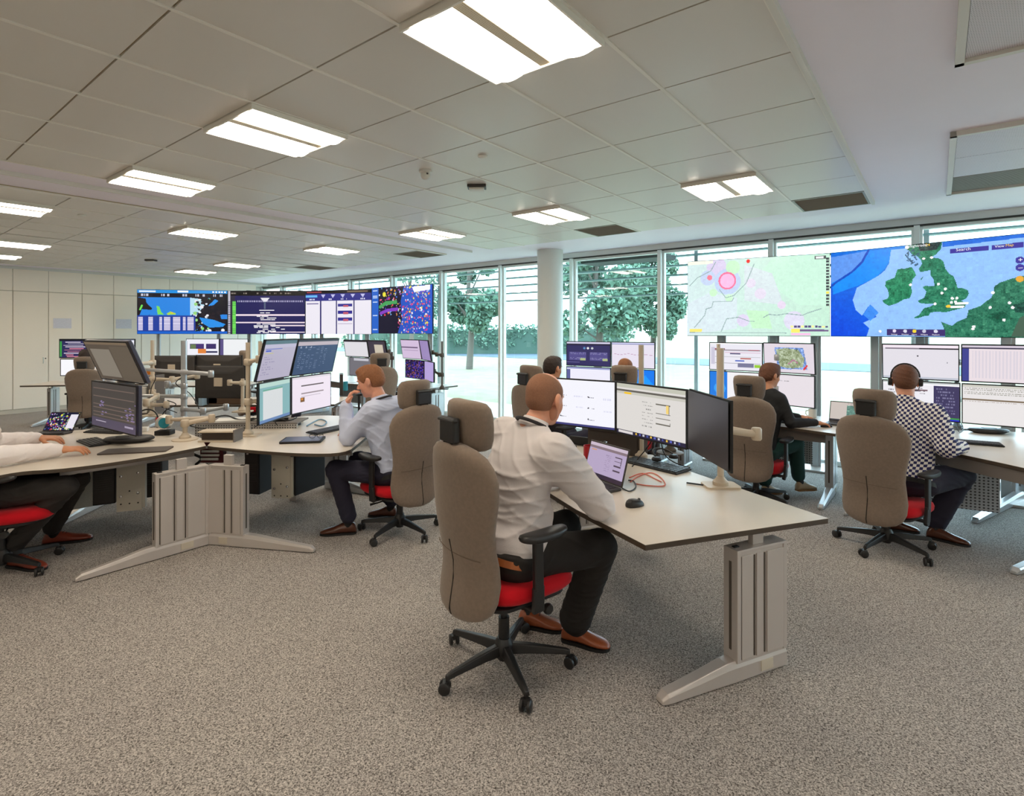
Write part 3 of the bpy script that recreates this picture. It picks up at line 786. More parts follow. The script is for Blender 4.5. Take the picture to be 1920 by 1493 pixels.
def emis_mat(name, strength):
    if name in MATS: return MATS[name]
    m = bpy.data.materials.new(name); m.use_nodes = True; nt = m.node_tree; nt.nodes.clear()
    at = nt.nodes.new('ShaderNodeAttribute'); at.attribute_name = 'picture'
    e = nt.nodes.new('ShaderNodeEmission'); e.inputs['Strength'].default_value = strength
    g = nt.nodes.new('ShaderNodeBsdfGlossy'); g.inputs['Roughness'].default_value = .25; g.inputs['Color'].default_value = (.04, .04, .04, 1)
    ad = nt.nodes.new('ShaderNodeAddShader'); o = nt.nodes.new('ShaderNodeOutputMaterial')
    nt.links.new(at.outputs['Color'], e.inputs['Color']); nt.links.new(e.outputs[0], ad.inputs[0]); nt.links.new(g.outputs[0], ad.inputs[1]); nt.links.new(ad.outputs[0], o.inputs[0])
    MATS[name] = m; return m
M_scr = emis_mat('screen_picture', 1.0)
def screen_mesh(pic, w, h, y=0, name='screen', parent=None, m=None):
    W, H = pic.w, pic.h
    xs = np.linspace(-w / 2, w / 2, W + 1); zs = np.linspace(h / 2, -h / 2, H + 1)
    gx, gz = np.meshgrid(xs, zs); co = np.stack([gx, np.full_like(gx, y), gz], -1).reshape(-1, 3)
    i = np.arange(H)[:, None] * (W + 1) + np.arange(W)[None]; i = i.reshape(-1)
    q = np.stack([i, i + W + 1, i + W + 2, i + 1], -1)
    me = bpy.data.meshes.new(name); me.vertices.add(len(co)); me.vertices.foreach_set('co', co.astype(np.float32).ravel())
    me.loops.add(4 * len(q)); me.loops.foreach_set('vertex_index', q.astype(np.int32).ravel())
    me.polygons.add(len(q)); me.polygons.foreach_set('loop_start', (np.arange(len(q)) * 4).astype(np.int32)); me.update(calc_edges=True)
    at = me.attributes.new('picture', 'FLOAT_COLOR', 'CORNER')
    c = pic.a.reshape(-1, 3) / 255.; c = np.where(c <= .04045, c / 12.92, ((c + .055) / 1.055) ** 2.4)
    c = np.concatenate([c, np.ones((len(c), 1))], 1); at.data.foreach_set('color', np.repeat(c, 4, 0).astype(np.float32).ravel())
    me.materials.append(m or M_scr)
    o = link(bpy.data.objects.new(name, me)); o.parent = parent; return o
def text_part(s, parent, x, z, size, m, y, align='LEFT'):
    cu = bpy.data.curves.new('lettering', 'FONT'); cu.body = s; cu.size = size; cu.align_x = align; cu.extrude = .0004; cu.resolution_u = 2
    tmp = bpy.data.objects.new('tmp', cu); me = bpy.data.meshes.new_from_object(tmp); bpy.data.objects.remove(tmp)
    me.materials.clear(); me.materials.append(m)
    o = link(bpy.data.objects.new('lettering', me)); o.parent = parent; o.location = (x, y, z); o.rotation_euler = (PI / 2, 0, 0); return o
# generic monitor pictures
WHT = (236, 234, 238)
def doc(seed, bg=(226, 224, 230), top=(120, 128, 150), w=72, h=42, ink=(120, 116, 124)):
    p = Pic(w, h, bg); p.rect(0, 0, 1, .04, top); p.rect(0, .04, 1, .09, tuple(min(255, c + 12) for c in bg)); r = random.Random(seed)
    y = .16
    while y < .85:
        if r.random() < .6: p.text(r.choice((.08, .3)), y, r.uniform(.4, .9), ink, .022, seed + int(y * 100))
        y += .07
    p.rect(0, .95, 1, 1, (54, 50, 86)); return p
def rows(seed, bg=(44, 42, 84), a=(206, 196, 214), w=72, h=42):
    p = Pic(w, h, bg); r = random.Random(seed); p.rect(0, 0, 1, .06, (24, 24, 34)); y = .12
    while y < .95:
        x = r.uniform(.1, .3); p.rect(x, y, x + r.uniform(.2, .6), y + .035, a if r.random() < .6 else (214, 130, 150)); y += .09
    p.rect(0, .1, .06, .95, (60, 150, 70)); return p
def busy(seed, bg=(26, 24, 52), w=72, h=42, cols=((70, 80, 190), (200, 60, 80), (230, 200, 80), (120, 190, 120), (220, 220, 230), (130, 60, 180))):
    p = Pic(w, h, bg); r = np.random.RandomState(seed)
    for _ in range(260): p.circ(r.rand(), r.rand() ** .8, r.uniform(.01, .04), cols[r.randint(len(cols))])
    return p
def sheet(seed, bg=(230, 224, 232), w=72, h=42):
    p = Pic(w, h, bg); p.rect(0, 0, 1, .05, (206, 196, 210)); p.rect(0, .05, 1, .1, (52, 46, 72)); r = random.Random(seed)
    for k in range(22): p.rect(.12 + k * .04, .14, .122 + k * .04 + .018, .9, (214, 206, 216))
    p.rect(0, .1, .08, 1, (62, 66, 140)); return p
# ================================================================ monitor builder
def monitor(label, L, R, ztop, zbot, pic, tilt=0, back=False, group='flat computer monitors', depth=.028, cat='monitor', name='computer_monitor', bez=.008, off=False, mback=None):
    """L, R: floor-plane points (x, y) of the left and right end as the photo shows them"""
    L = Vector((L[0], L[1])); R = Vector((R[0], R[1])); w = (R - L).length; h = (ztop - zbot) / math.cos(math.radians(tilt))
    d = (R - L) / w; ang = math.atan2(d.y, d.x)
    if back: ang += PI
    c = (L + R) / 2
    t = thing(name, label, cat, (c.x, c.y, (ztop + zbot) / 2), 0, group)
    t.rotation_euler = (math.radians(tilt), 0, ang)
    b = MB(); b.box((0, depth / 2 + .001, 0), (w, depth * .5, h)); b.build('housing', mback or M_blackm, t, bevel=.003)
    b = MB(); rg = []
    for (s_, y) in ((.98, depth * .7), (.9, depth * 1.1), (.62, depth * 1.7), (.5, depth * 1.9)): rg.append([(x, y, z) for (x, z) in rrect(w * s_, h * s_, .02 * s_)])
    b.loft(rg); b.build('back_cover', mback or M_dgrey, t)
    b = MB(); b.box((0, depth * 2.1, 0), (.1, .014, .1)); b.build('mount_plate', M_cream, t, bevel=.002)
    if off:
        b = MB(); b.box((0, -.0005, .0), (w - 2 * bez, .001, h - 2 * bez)); b.build('screen', mat('dark_screen', (40, 36, 44), .28, spec=.5), t)
    elif pic is not None:
        screen_mesh(pic, w - 2 * bez, h - 2 * bez - .004, -.0012, 'screen', t)
        b = MB()
        for q in (-1, 1): b.box((q * (w / 2 - bez / 2), -.0012, 0), (bez, .003, h)); b.box((0, -.0012, q * (h / 2 - bez / 2)), (w - 2 * bez, .003, bez))
        b.build('bezel', M_blackm, t)
    return t
def zx(px, z): return ((px - CX) / F * z, z)
MG = 'flat computer monitors'
# front desk
p1 = Pic(120, 68, (238, 238, 246)); p1.rect(0, .955, 1, 1, (62, 62, 118))
for (x, y) in ((.22, .33), (.63, .35), (.22, .57), (.63, .59), (.22, .81), (.63, .83)):
    p1.circ(x, y, .018, (60, 58, 70)); p1.text(x + .015, y + .005, x + .09, (110, 108, 124), .014, int(x * 9 + y * 31))
for (x, y) in ((.42, .34), (.84, .36), (.45, .58), (.85, .62)): p1.text(x, y, x + .12, (214, 214, 234), .03, int(x * 90), .9)
monitor('white-screened monitor nearest the bald man’s face, six small marks on it', zx(1024, 4.28), zx(1154.5, 3.93), 1.283, .918, p1)
p2 = Pic(140, 80, (216, 212, 208)); p2.rect(0, 0, 1, .075, (190, 190, 176)); p2.rect(0, .11, 1, .155, (98, 94, 88)); p2.rect(0, .155, 1, .2, (196, 194, 184))
p2.rect(.12, .165, .235, .2, (236, 190, 40)); p2.rect(0, .93, 1, 1, (44, 40, 62)); p2.rect(.03, .935, .26, .985, (214, 208, 208))
for k in range(12): p2.rect(.3 + k * .055, .94, .325 + k * .055, .98, ((230, 190, 70), (90, 100, 190), (200, 200, 210), (70, 80, 150))[k % 4])
for k in range(8): p2.text(.40, .30 + k * .065, .56, (150, 148, 146), .014, k)
for (y, h_) in ((.30, .02), (.47, .02), (.56, .02), (.66, .03)): p2.rect(.60, y, .80, y + h_, (110, 106, 98))
p2.rect(.745, .31, .78, .46, (238, 206, 120)); p2.rect(.78, .30, .785, .48, (90, 86, 84)); p2.rect(.79, .63, .8, .67, (90, 86, 84))
monitor('monitor with a grey form page, yellow tab and taskbar, middle of the front desk', zx(1155.5, 3.86), zx(1288, 3.31), 1.29, .922, p2)
monitor('switched-off dark monitor turned edge-on at the right of the front desk', zx(1289.5, 3.27), zx(1367, 2.71), 1.30, .935, None, off=True)
# ginger man's four
q = Pic(96, 54, (176, 170, 190)); q.rect(0, 0, 1, .09, (84, 112, 122)); q.rect(0, .09, 1, .19, (182, 178, 200)); q.rect(.05, .2, .55, .215, (96, 110, 190)); q.rect(.06, .24, .22, .285, (70, 92, 190)); q.rect(.05, .31, .3, .335, (190, 186, 120))
for k in range(8): q.text(.06, .40 + k * .065, .2 + .1 * (k % 3), (130, 124, 160), .018, k)
monitor('upper left monitor of four before the ginger-haired man, lilac page', (-2.105, 4.55), (-2.06, 5.12), 1.572, 1.214, q, 14)
q = Pic(96, 54, (62, 82, 112)); q.rect(0, 0, 1, .05, (60, 70, 80)); q.rect(0, .05, 1, .16, (186, 176, 184)); r_ = random.Random(4)
for k in range(13):
    for x in (.06, .16, .26, .36, .47, .58, .68): 
        if r_.random() < .75: q.text(x, .22 + k * .055, x + .06, (120, 136, 166), .018, k * 7 + int(x * 50))
for x in (.08, .2, .32): q.circ(x, .22, .03, (150, 160, 180))
monitor('upper right monitor of four before the ginger-haired man, dark blue table', (-2.055, 5.14), (-1.87, 5.76), 1.57, 1.215, q, 14)
q = Pic(96, 54, (126, 168, 172)); q.rect(0, 0, 1, .12, (176, 204, 196)); q.rect(.10, .2, .74, .92, (206, 208, 210)); q.rect(0, .92, 1, 1, (96, 124, 170)); q.rect(.1, .17, .74, .2, (98, 158, 138))
monitor('lower left monitor of four before the ginger-haired man, teal window', (-2.135, 4.58), (-2.105, 5.15), 1.205, .845, q)
q = Pic(96, 54, (232, 220, 232)); q.rect(0, 0, 1, .06, (214, 206, 214)); q.rect(.22, .24, .8, .275, (96, 84, 86)); q.rect(.22, .47, .8, .5, (150, 134, 140)); q.rect(.22, .56, .72, .575, (190, 176, 190)); q.rect(.2, .6, .3, .73, (120, 84, 50)); q.rect(.22, .62, .26, .66, (226, 140, 40))
monitor('lower right monitor of four before the ginger-haired man, white page', (-2.10, 5.17), (-1.925, 5.77), 1.205, .845, q)
# far-left person's two stacked wide monitors
q = Pic(110, 50, (88, 78, 68)); q.rect(.08, .18, .55, .92, (128, 120, 108)); q.rect(.56, .0, .565, 1, (66, 58, 50)); q.rect(0, 0, 1, .07, (116, 100, 82)); q.rect(.57, .1, 1, 1, (96, 86, 74))
monitor('upper dim brown monitor of the stacked pair at the left desk', zx(173, 4.62), zx(255, 4.12), 1.565, 1.235, q, 22, group=MG, mback=mat('monitor_back', (66, 66, 84), .35), depth=.05)
q = Pic(110, 50, (76, 70, 66)); r_ = random.Random(2)
for y in (.12, .3, .48, .56, .66, .74): q.rect(.04, y, .96, y + .015, (112, 96, 88))
for k in range(40):
    x = .12 + r_.gauss(.13, .05) if k % 2 else .78 + r_.gauss(.08, .05); y = r_.uniform(.35, .85); q.rect(x, y, x + .04, y + .02, (134, 118, 158))
q.rect(0, .8, 1, 1, (84, 76, 92)); q.rect(.1, .86, .35, .88, (170, 160, 176)); q.rect(.76, .86, .95, .9, (160, 150, 170))
monitor('lower dim monitor with purple traces of the stacked pair at the left desk', zx(172, 4.64), zx(256, 4.14), 1.225, .84, q, 0, group=MG, mback=mat('monitor_back', (66, 66, 84), .35), depth=.05)
# window row 1 (behind the white monitor)
q = Pic(72, 42, (50, 46, 92)); q.rect(0, 0, 1, .08, (206, 202, 226)); q.rect(0, .08, 1, .14, (40, 36, 60))
for (x, c) in ((.42, (90, 140, 190)), (.5, (230, 230, 230)), (.6, (200, 206, 210))): q.circ(x, .26, .045, c)
q.rect(.06, .42, .46, .78, (82, 76, 134)); q.rect(.54, .42, .95, .78, (82, 76, 134))
for k in range(6): q.text(.08, .46 + k * .05, .44, (140, 136, 180), .02, k); q.text(.56, .46 + k * .05, .93, (140, 136, 180), .02, k + 9)
q.rect(.32, .68, .44, .78, (170, 184, 130)); q.rect(.84, .68, .94, .78, (170, 184, 130)); q.rect(0, .86, .3, .88, (110, 106, 160))
monitor('monitor with a dark purple dashboard above the front white monitors, left', zx(1062, 7.72), zx(1145, 7.33), 1.50, 1.155, q)
q = Pic(72, 42, (226, 220, 234)); q.rect(0, 0, 1, .05, (206, 208, 236)); q.rect(0, .05, 1, .08, (90, 100, 160)); 
for k in range(8): q.rect(.03, .14 + .02 * k * 1.6, .97, .145 + .02 * k * 1.6, (214, 204, 222))
q.line([(.03, .45), (.2, .5), (.4, .44), (.6, .5), (.8, .46), (.97, .5)], (190, 150, 180), .008)
monitor('monitor with a pale lilac graph above the front monitors, right', zx(1146.5, 7.3), zx(1228, 6.92), 1.50, 1.155, q)
q = doc(5, (232, 230, 244)); q.rect(0, .1, .09, 1, (90, 96, 150)); q.rect(0, 0, 1, .06, (150, 156, 200))
monitor('lower left white monitor at the column bay, half hidden by the front monitor', zx(1062, 7.7), zx(1145, 7.31), 1.148, .80, q)
q = Pic(72, 42, (20, 120, 235)); q.poly([(.3, 1), (.5, .3), (.8, .2), (1, .6), (1, 1)], (30, 150, 250)); q.poly([(0, 0), (.25, 0), (.1, .8), (0, 1)], (30, 80, 200))
monitor('lower right monitor with a bright blue desktop at the column bay', zx(1146.5, 7.28), zx(1228, 6.9), 1.148, .80, q)
# woman's
q = Pic(80, 46, (230, 228, 238)); q.rect(0, 0, 1, .05, (240, 240, 240))
for (y, x0, x1, c) in ((.2, .02, .3, (150, 60, 80)), (.25, .1, .98, (150, 140, 150)), (.24, .75, .95, (180, 60, 80)), (.33, .3, .98, (220, 200, 215)), (.38, .4, .6, (70, 70, 110)), (.5, .02, .98, (190, 190, 196)), (.55, .6, .8, (180, 90, 80)), (.64, .5, .68, (60, 90, 190)), (.74, .02, .98, (170, 168, 176))): q.rect(x0, y, x1, y + .03, c)
q.rect(.02, .16, .1, .8, (200, 196, 214)); q.rect(.86, .78, .98, .9, (150, 200, 60)); q.rect(.55, .75, .85, .9, (120, 120, 150))
monitor('upper left monitor with coloured bars before the woman', zx(1330, 6.6), zx(1430, 6.2), 1.51, 1.175, q)
q = Pic(80, 46, (222, 212, 222)); rr = np.random.RandomState(5); m_ = q.poly([(.22, .14), (.8, .12), (.87, .86), (.28, .9)], (120, 150, 210)); m2 = q.poly([(.25, .2), (.45, .15), (.7, .2), (.82, .5), (.78, .8), (.5, .86), (.32, .8)], (160, 172, 140)); q.noisy(m_, (26, 26, 30), 4, 4)
q.line([(.8, .86), (.86, .74)], (220, 60, 60), .03); q.line([(.5, .7), (.6, .55), (.68, .66)], (180, 120, 150), .02)
monitor('upper right monitor with a small coloured map before the woman', zx(1432, 6.18), zx(1528, 5.72), 1.515, 1.18, q, 4)
q = Pic(72, 42, (236, 234, 238)); q.rect(0, 0, .35, 1, (30, 120, 220)); q.circ(.2, .6, .2, (60, 160, 240))
monitor('lower left monitor with a blue strip, mostly hidden behind the headrest', zx(1330, 6.58), zx(1430, 6.18), 1.168, .82, q)
q = Pic(72, 42, (226, 218, 224)); q.text(.34, .2, .52, (150, 146, 150), .025, 3); q.rect(0, 0, 1, .03, (200, 196, 200)); q.rect(.3, .4, .32, .42, (190, 196, 190))
monitor('lower right monitor with an almost blank page before the woman', zx(1432, 6.16), zx(1528, 5.72), 1.172, .825, q)
# headset man's
q = Pic(90, 50, (222, 218, 226)); q.rect(0, 0, 1, .09, (238, 226, 236)); q.rect(.03, .09, 1, .125, (126, 116, 130)); q.rect(.5, .09, 1, .13, (46, 40, 50)); q.circ(.48, .32, .018, (70, 66, 76)); q.circ(.86, .5, .02, (130, 130, 140)); q.rect(.0, .94, 1, 1, (190, 194, 206))
monitor('upper left monitor with a pale chart before the man with the headset', zx(1654, 5.38), zx(1799, 5.0), 1.52, 1.178, q, 6)
q = sheet(7, (228, 216, 222), 96, 54)
monitor('upper right monitor with a ruled sheet at the right picture edge', zx(1802, 4.99), zx(1970, 4.62), 1.525, 1.18, q, 6)
q = doc(9, (232, 230, 236), (190, 196, 196), 90, 50); q.rect(.68, .08, 1, .93, (60, 54, 92)); q.rect(0, .93, 1, .96, (60, 150, 60)); q.rect(0, .96, 1, 1, (40, 40, 190)); q.rect(.28, .2, .6, .24, (120, 96, 104))
for k in range(9): q.text(.71, .15 + k * .08, .95, (120, 116, 150), .025, k)
monitor('lower left monitor with a dark side panel before the man with the headset', zx(1654, 5.37), zx(1801, 4.99), 1.168, .80, q)
q = Pic(90, 50, (226, 222, 222)); q.rect(0, 0, 1, .06, (200, 198, 188))
for k in range(5): q.text(.02, .08 + k * .035, .98, (160, 158, 150), .016, k, .9)
q.rect(0, .37, 1, .395, (120, 104, 84)); q.text(.02, .42, .98, (190, 180, 176), .02, 33)
monitor('lower right monitor with a ledger page at the right picture edge', zx(1803, 4.98), zx(1972, 4.6), 1.168, .80, q)
# distant clusters
q = rows(3); monitor('far-left upper monitor with purple rows above the person in white, left half', zx(111, 9.8), zx(182, 9.8), 1.50, 1.15, q, bez=.012)
q = doc(31, (232, 232, 240)); monitor('far-left upper white monitor peeking out right of the dim stacked pair', zx(183, 9.8), zx(253, 9.8), 1.50, 1.15, q, bez=.012)
q = Pic(48, 28, (240, 240, 244)); monitor('far-left lower white monitor in front of the person in white', zx(113, 9.79), zx(183, 9.79), 1.14, .83, q, bez=.012)
q = Pic(48, 28, (232, 232, 240)); q.rect(.1, .3, .55, .62, (70, 50, 110)); q.rect(.6, .3, .92, .62, (60, 46, 100)); q.rect(.12, .32, .3, .6, (100, 120, 80)); q.rect(.35, .62, .6, .9, (220, 130, 60)); q.rect(.6, .74, .95, .84, (40, 40, 80))
monitor('distant monitor with purple panels and an orange patch, below the timeline display', zx(349, 10.3), zx(411, 10.3), 1.495, 1.175, q)
q = Pic(48, 28, (232, 234, 236)); q.rect(0, 0, .12, 1, (90, 80, 130)); monitor('distant monitor with a blank white page, below the timeline display', zx(412, 10.3), zx(465, 10.2), 1.495, 1.175, q)
q = Pic(48, 28, (96, 84, 130)); q.rect(0, 0, 1, .1, (216, 210, 226)); q.text(.1, .3, .9, (60, 40, 90), .1, 2); monitor('distant monitor with a violet screen under the blank white one', zx(413, 10.28), zx(464, 10.18), 1.165, .86, q)
q = Pic(48, 28, (216, 214, 220)); q.rect(.0, 0, 1, .08, (40, 38, 50)); monitor('distant upper monitor with a pale page behind the ginger-haired man, left', zx(646, 9.6), zx(690, 9.2), 1.487, 1.19, q, 10, bez=.012)
q = Pic(48, 28, (60, 54, 66)); q.rect(.35, .2, .85, .95, (196, 186, 168)); monitor('distant upper monitor with a dark frame behind the ginger-haired man, right', zx(691, 9.18), zx(724, 8.78), 1.487, 1.2, q, 10, bez=.012)
q = Pic(48, 28, (110, 108, 116)); q.rect(.2, 0, .9, .14, (190, 190, 200)); monitor('distant lower grey monitor behind the ginger-haired man, left', zx(655, 9.55), zx(696, 9.15), 1.185, .86, q, bez=.01)
q = Pic(48, 28, (226, 212, 224)); monitor('distant lower pink-white monitor beside the ginger-haired man’s head', zx(697, 9.13), zx(727, 8.75), 1.185, .86, q, bez=.01)
q = Pic(48, 28, (206, 186, 214)); q.rect(0, .35, .9, .44, (110, 90, 120)); q.rect(.1, .55, .9, .58, (170, 150, 180)); monitor('upper lilac monitor over the distant window desk, left half', zx(753, 9.2), zx(788, 8.75), 1.50, 1.18, q, 10)
q = Pic(48, 28, (150, 130, 180)); monitor('upper lilac monitor over the distant window desk, narrow right half', zx(789, 8.73), zx(805, 8.25), 1.50, 1.18, q, 10)
q = busy(6, (36, 24, 60), 48, 28, ((60, 40, 200), (120, 90, 150), (160, 90, 90), (70, 50, 180))); monitor('lower monitor with a dark violet map over the distant window desk', zx(760, 9.15), zx(795, 8.7), 1.17, .86, q)
q = Pic(48, 28, (176, 156, 210)); monitor('lower lilac monitor over the distant window desk, narrow right half', zx(796, 8.68), zx(813, 8.2), 1.17, .86, q)
# monitor backs in the middle pod
BG = 'dark monitor backs in the middle pod'
monitor('large dark monitor back with a square mount plate in the middle pod', zx(368, 6.45), zx(462, 6.4), 1.24, .85, None, back=True, group=BG)
monitor('brown-black monitor back behind the left poles, left one', zx(286, 7.6), zx(368, 7.55), 1.30, .96, None, back=True, group=BG)
monitor('brown-black monitor back above the large one in the middle pod', zx(369, 7.6), zx(456, 7.5), 1.31, .97, None, back=True, group=BG)
# ================================================================ wall displays
def display(label, L, R, pic, zb=1.582, hh=.957, letters=None):
    t = monitor(label, L, R, zb + hh, zb, pic, 0, False, 'large wall displays on posts', .05, 'wall display', 'wall_display', .004)
    return t
def crop_uv(x0, yTL, x1, yTR, yBL, yBR, zL, zR):
    def f(pt):
        x, y = pt; s_ = (x - x0) / (x1 - x0); u = s_ * zL / (zR + s_ * (zL - zR)); tp = yTL + (yTR - yTL) * s_; bt = yBL + (yBR - yBL) * s_
        return (u, (y - tp) / (bt - tp))
    return f
zA0, zA1, zB1 = 6.98, 6.22, 4.95
# --- satellite map display
g = crop_uv(40, 290, 1910, 75, 1090, 1085, 6.2, 4.95)
W = Pic(300, 170, (0, 96, 232))
def gp(pts): return [g(p) for p in pts]
W.a[..., 1] = 70 + 90 * W.X * .5 + 40 * (1 - W.Y); W.a[..., 2] = 225
W.poly(gp([(45, 480), (420, 260), (640, 240), (620, 330), (560, 430), (470, 520), (300, 600), (60, 690)]), (0, 140, 248))
W.poly(gp([(40, 330), (390, 262), (330, 380), (200, 500), (60, 570), (40, 590)]), (92, 150, 238))
W.line(gp([(400, 260), (340, 370), (240, 470), (90, 570), (45, 610)]), (0, 70, 190), .012)
W.poly(gp([(620, 250), (740, 235), (900, 200), (1110, 175), (1400, 130), (1915, 70), (1915, 480), (1480, 790), (1350, 960), (1150, 1100), (380, 1100), (410, 1010), (350, 960), (480, 900), (400, 800), (340, 890), (280, 840), (250, 740), (290, 620), (380, 570), (500, 500), (560, 450), (600, 380)]), (146, 194, 252))
W.poly(gp([(350, 880), (420, 780), (500, 860), (420, 940)]), (60, 140, 240))
W.poly(gp([(1115, 170), (1915, 60), (1915, 110), (1115, 215)]), (40, 110, 220))
sea = W.a.copy(); W.noisy(np.ones(W.X.shape, bool), (3, 5, 5), 2, 8)
land = W.poly(gp([(760, 210), (800, 185), (1115, 160), (1100, 240), (1050, 290), (1005, 318), (1080, 325), (1125, 350), (1145, 425), (1180, 470), (1225, 500), (1250, 560), (1262, 612), (1300, 610), (1360, 628), (1372, 665), (1345, 715), (1300, 735), (1350, 760), (1330, 800), (1250, 822), (1150, 848), (1060, 845), (1000, 852), (985, 882), (950, 885), (900, 902), (870, 912), (838, 905), (890, 878), (940, 810), (1000, 795), (1042, 768), (960, 768), (900, 762), (876, 740), (940, 710), (962, 650), (925, 608), (950, 595), (1040, 595), (1032, 530), (1000, 490), (1005, 440), (950, 452), (900, 462), (888, 430), (920, 380), (908, 340), (860, 300), (820, 290), (800, 260), (765, 240)]), (34, 122, 92))
land |= W.poly(gp([(750, 430), (820, 412), (850, 460), (862, 495), (830, 530), (815, 600), (822, 660), (800, 715), (740, 730), (680, 765), (600, 792), (550, 765), (538, 740), (590, 720), (600, 690), (590, 640), (563, 600), (570, 555), (620, 530), (655, 520), (680, 440), (720, 430)]), (30, 130, 92))
land |= W.poly(gp([(1915, 480), (1800, 510), (1680, 550), (1620, 590), (1610, 650), (1590, 700), (1540, 740), (1480, 785), (1370, 825), (1350, 900), (1260, 940), (1210, 980), (1150, 960), (1100, 938), (1130, 1000), (1150, 1100), (1915, 1100)]), (40, 116, 90))
land |= W.poly(gp([(905, 530), (935, 500), (945, 480), (925, 520), (912, 540)]), (34, 110, 92))
for q in range(26):
    x = random.uniform(770, 900); y = random.uniform(250, 400); W.line(gp([(x, y), (x + random.uniform(-20, 30), y + random.uniform(-25, 25))]), (50, 90, 120), .006)
W.poly(gp([(870, 180), (1110, 160), (1060, 240), (900, 260)]), (34, 60, 62))
W.poly(gp([(1520, 880), (1700, 830), (1800, 900), (1650, 950)]), (8, 88, 66)); W.poly(gp([(1800, 770), (1910, 740), (1910, 850), (1820, 840)]), (12, 70, 60))
W.noisy(land, (16, 18, 14), 5, 6)
W.poly(gp([(1860, 900), (1910, 870), (1910, 1080), (1780, 1080)]), (70, 96, 80))
for (x, y) in ((935, 330), (1012, 318), (808, 586), (1078, 576), (1145, 622), (1112, 662), (1212, 712), (1256, 710), (1204, 752), (1244, 745), (1605, 652), (1766, 750), (1796, 796), (1578, 798), (1712, 918), (1420, 985), (1412, 1008), (1045, 768), (515, 1040)):
    u, v = g((x, y)); W.circ(u, v, .014, (250, 250, 250))
W.line(gp([(1250, 762), (1355, 756)]), (246, 246, 246), .013); W.line(gp([(1205, 795), (1315, 790)]), (246, 246, 246), .012); W.line(gp([(1165, 792), (1180, 790)]), (240, 200, 60), .014)
W.poly(gp([(1190, 235), (1565, 195), (1565, 243), (1190, 280)]), (62, 54, 156)); W.poly(gp([(1595, 190), (1905, 155), (1905, 208), (1595, 240)]), (62, 54, 156))
W.poly(gp([(580, 1018), (1145, 1016), (1145, 1080), (580, 1080)]), (62, 48, 110))
for x, c in ((652, (230, 220, 240)), (757, (220, 220, 235)), (845, (240, 214, 60)), (940, (200, 200, 220)), (1052, (220, 220, 235))):
    u, v = g((x, 1035)); W.circ(u, v, .018, c)
for (x, y, c) in ((1866, 332, (62, 54, 156)), (1866, 405, (62, 54, 156))): u, v = g((x, y)); W.circ(u, v, .034, c)
u, v = g((1866, 515)); W.circ(u, v, .03, (230, 170, 60))
u, v = g((775, 222)); W.circ(u, v, .02, (240, 240, 246))
L_, R_ = zx(1557.5, 6.2), zx(1922, 4.95)
sat = display('large wall display at the right with a blue and green map of two islands', L_, R_, W)
Wd = (Vector(R_) - Vector(L_)).length
M_tw = emat('screen_lettering', (245, 245, 250), 1.0); M_ty = emat('screen_lettering_yellow', (245, 205, 60), 1.0)
def put(s, xy, size, m, al='LEFT'):
    u, v = g(xy); text_part(s, sat, (u - .5) * Wd, (.5 - v) * .957 - size * .35, size, m, -.0022, al)
put('flightradar', (800, 218), .038, M_tw); put('24', (952, 204), .038, M_ty)
put('Search', (1245, 245), .042, M_tw); put('View', (1618, 208), .034, M_tw); put('Map', (1722, 196), .034, M_ty)
for s_, x in (('Settings', 652), ('Weather', 757), ('Filters', 845), ('Widgets', 940), ('Playback', 1052)): put(s_, (x, 1062), .018, M_tw, 'CENTER')
put('+', (1866, 332), .06, M_tw, 'CENTER'); put('–', (1866, 405), .06, M_tw, 'CENTER')
# --- pale weather / terrain display
g2 = crop_uv(75, 190, 1885, 25, 1085, 1095, zA0, zA1)
A = Pic(260, 148, (206, 238, 226)); A.a[..., 0] = 214 - 16 * A.X; A.a[..., 1] = 236; A.a[..., 2] = 236 - 22 * A.X
def ga(pts): return [g2(p) for p in pts]
A.poly(ga([(1200, 60), (1885, 25), (1885, 700), (1500, 700), (1200, 500), (900, 400)]), (204, 244, 222))
A.poly(ga([(75, 700), (350, 560), (700, 620), (700, 1000), (75, 1080)]), (218, 234, 240))
A.poly(ga([(800, 200), (1150, 300), (1300, 700), (800, 650)]), (218, 232, 236)); A.poly(ga([(820, 770), (1100, 780), (1150, 1000), (900, 1000)]), (200, 244, 204))
for (x, y, r_, c) in ((440, 240, .13, (222, 212, 240)), (330, 380, .10, (200, 216, 244)), (580, 420, .17, (196, 214, 244)), (880, 430, .06, (230, 222, 240)), (1000, 560, .07, (230, 222, 240)), (1270, 700, .05, (232, 218, 240)), (780, 900, .08, (224, 216, 242)), (1430, 900, .12, (224, 222, 242)), (600, 620, .05, (206, 246, 210)), (650, 240, .09, (204, 246, 206)), (400, 560, .05, (206, 246, 206))):
    u, v = g2((x, y)); A.circ(u, v, r_, c)
u, v = g2((578, 408)); A.circ(u, v, .115, (250, 120, 160)); A.circ(u, v, .093, (248, 190, 230)); u, v = g2((355, 375)); A.circ(u, v, .035, (250, 130, 150)); u, v = g2((845, 157)); A.circ(u, v, .024, (236, 20, 20))
for pts in ([(100, 480), (200, 380), (370, 290), (430, 180)], [(480, 520), (560, 620), (660, 590), (820, 430), (920, 190)], [(160, 990), (290, 840), (310, 760), (380, 740), (400, 670), (640, 660), (660, 620)], [(500, 1040), (570, 880), (720, 860), (860, 910), (920, 910)], [(1040, 860), (1110, 820), (1210, 830), (1340, 810), (1540, 830), (1600, 800), (1780, 740)], [(100, 1050), (1330, 1056)]):
    A.line(ga(pts), (150, 176, 176), .005)
A.poly(ga([(75, 180), (400, 160), (400, 200), (75, 235)]), (246, 248, 232))
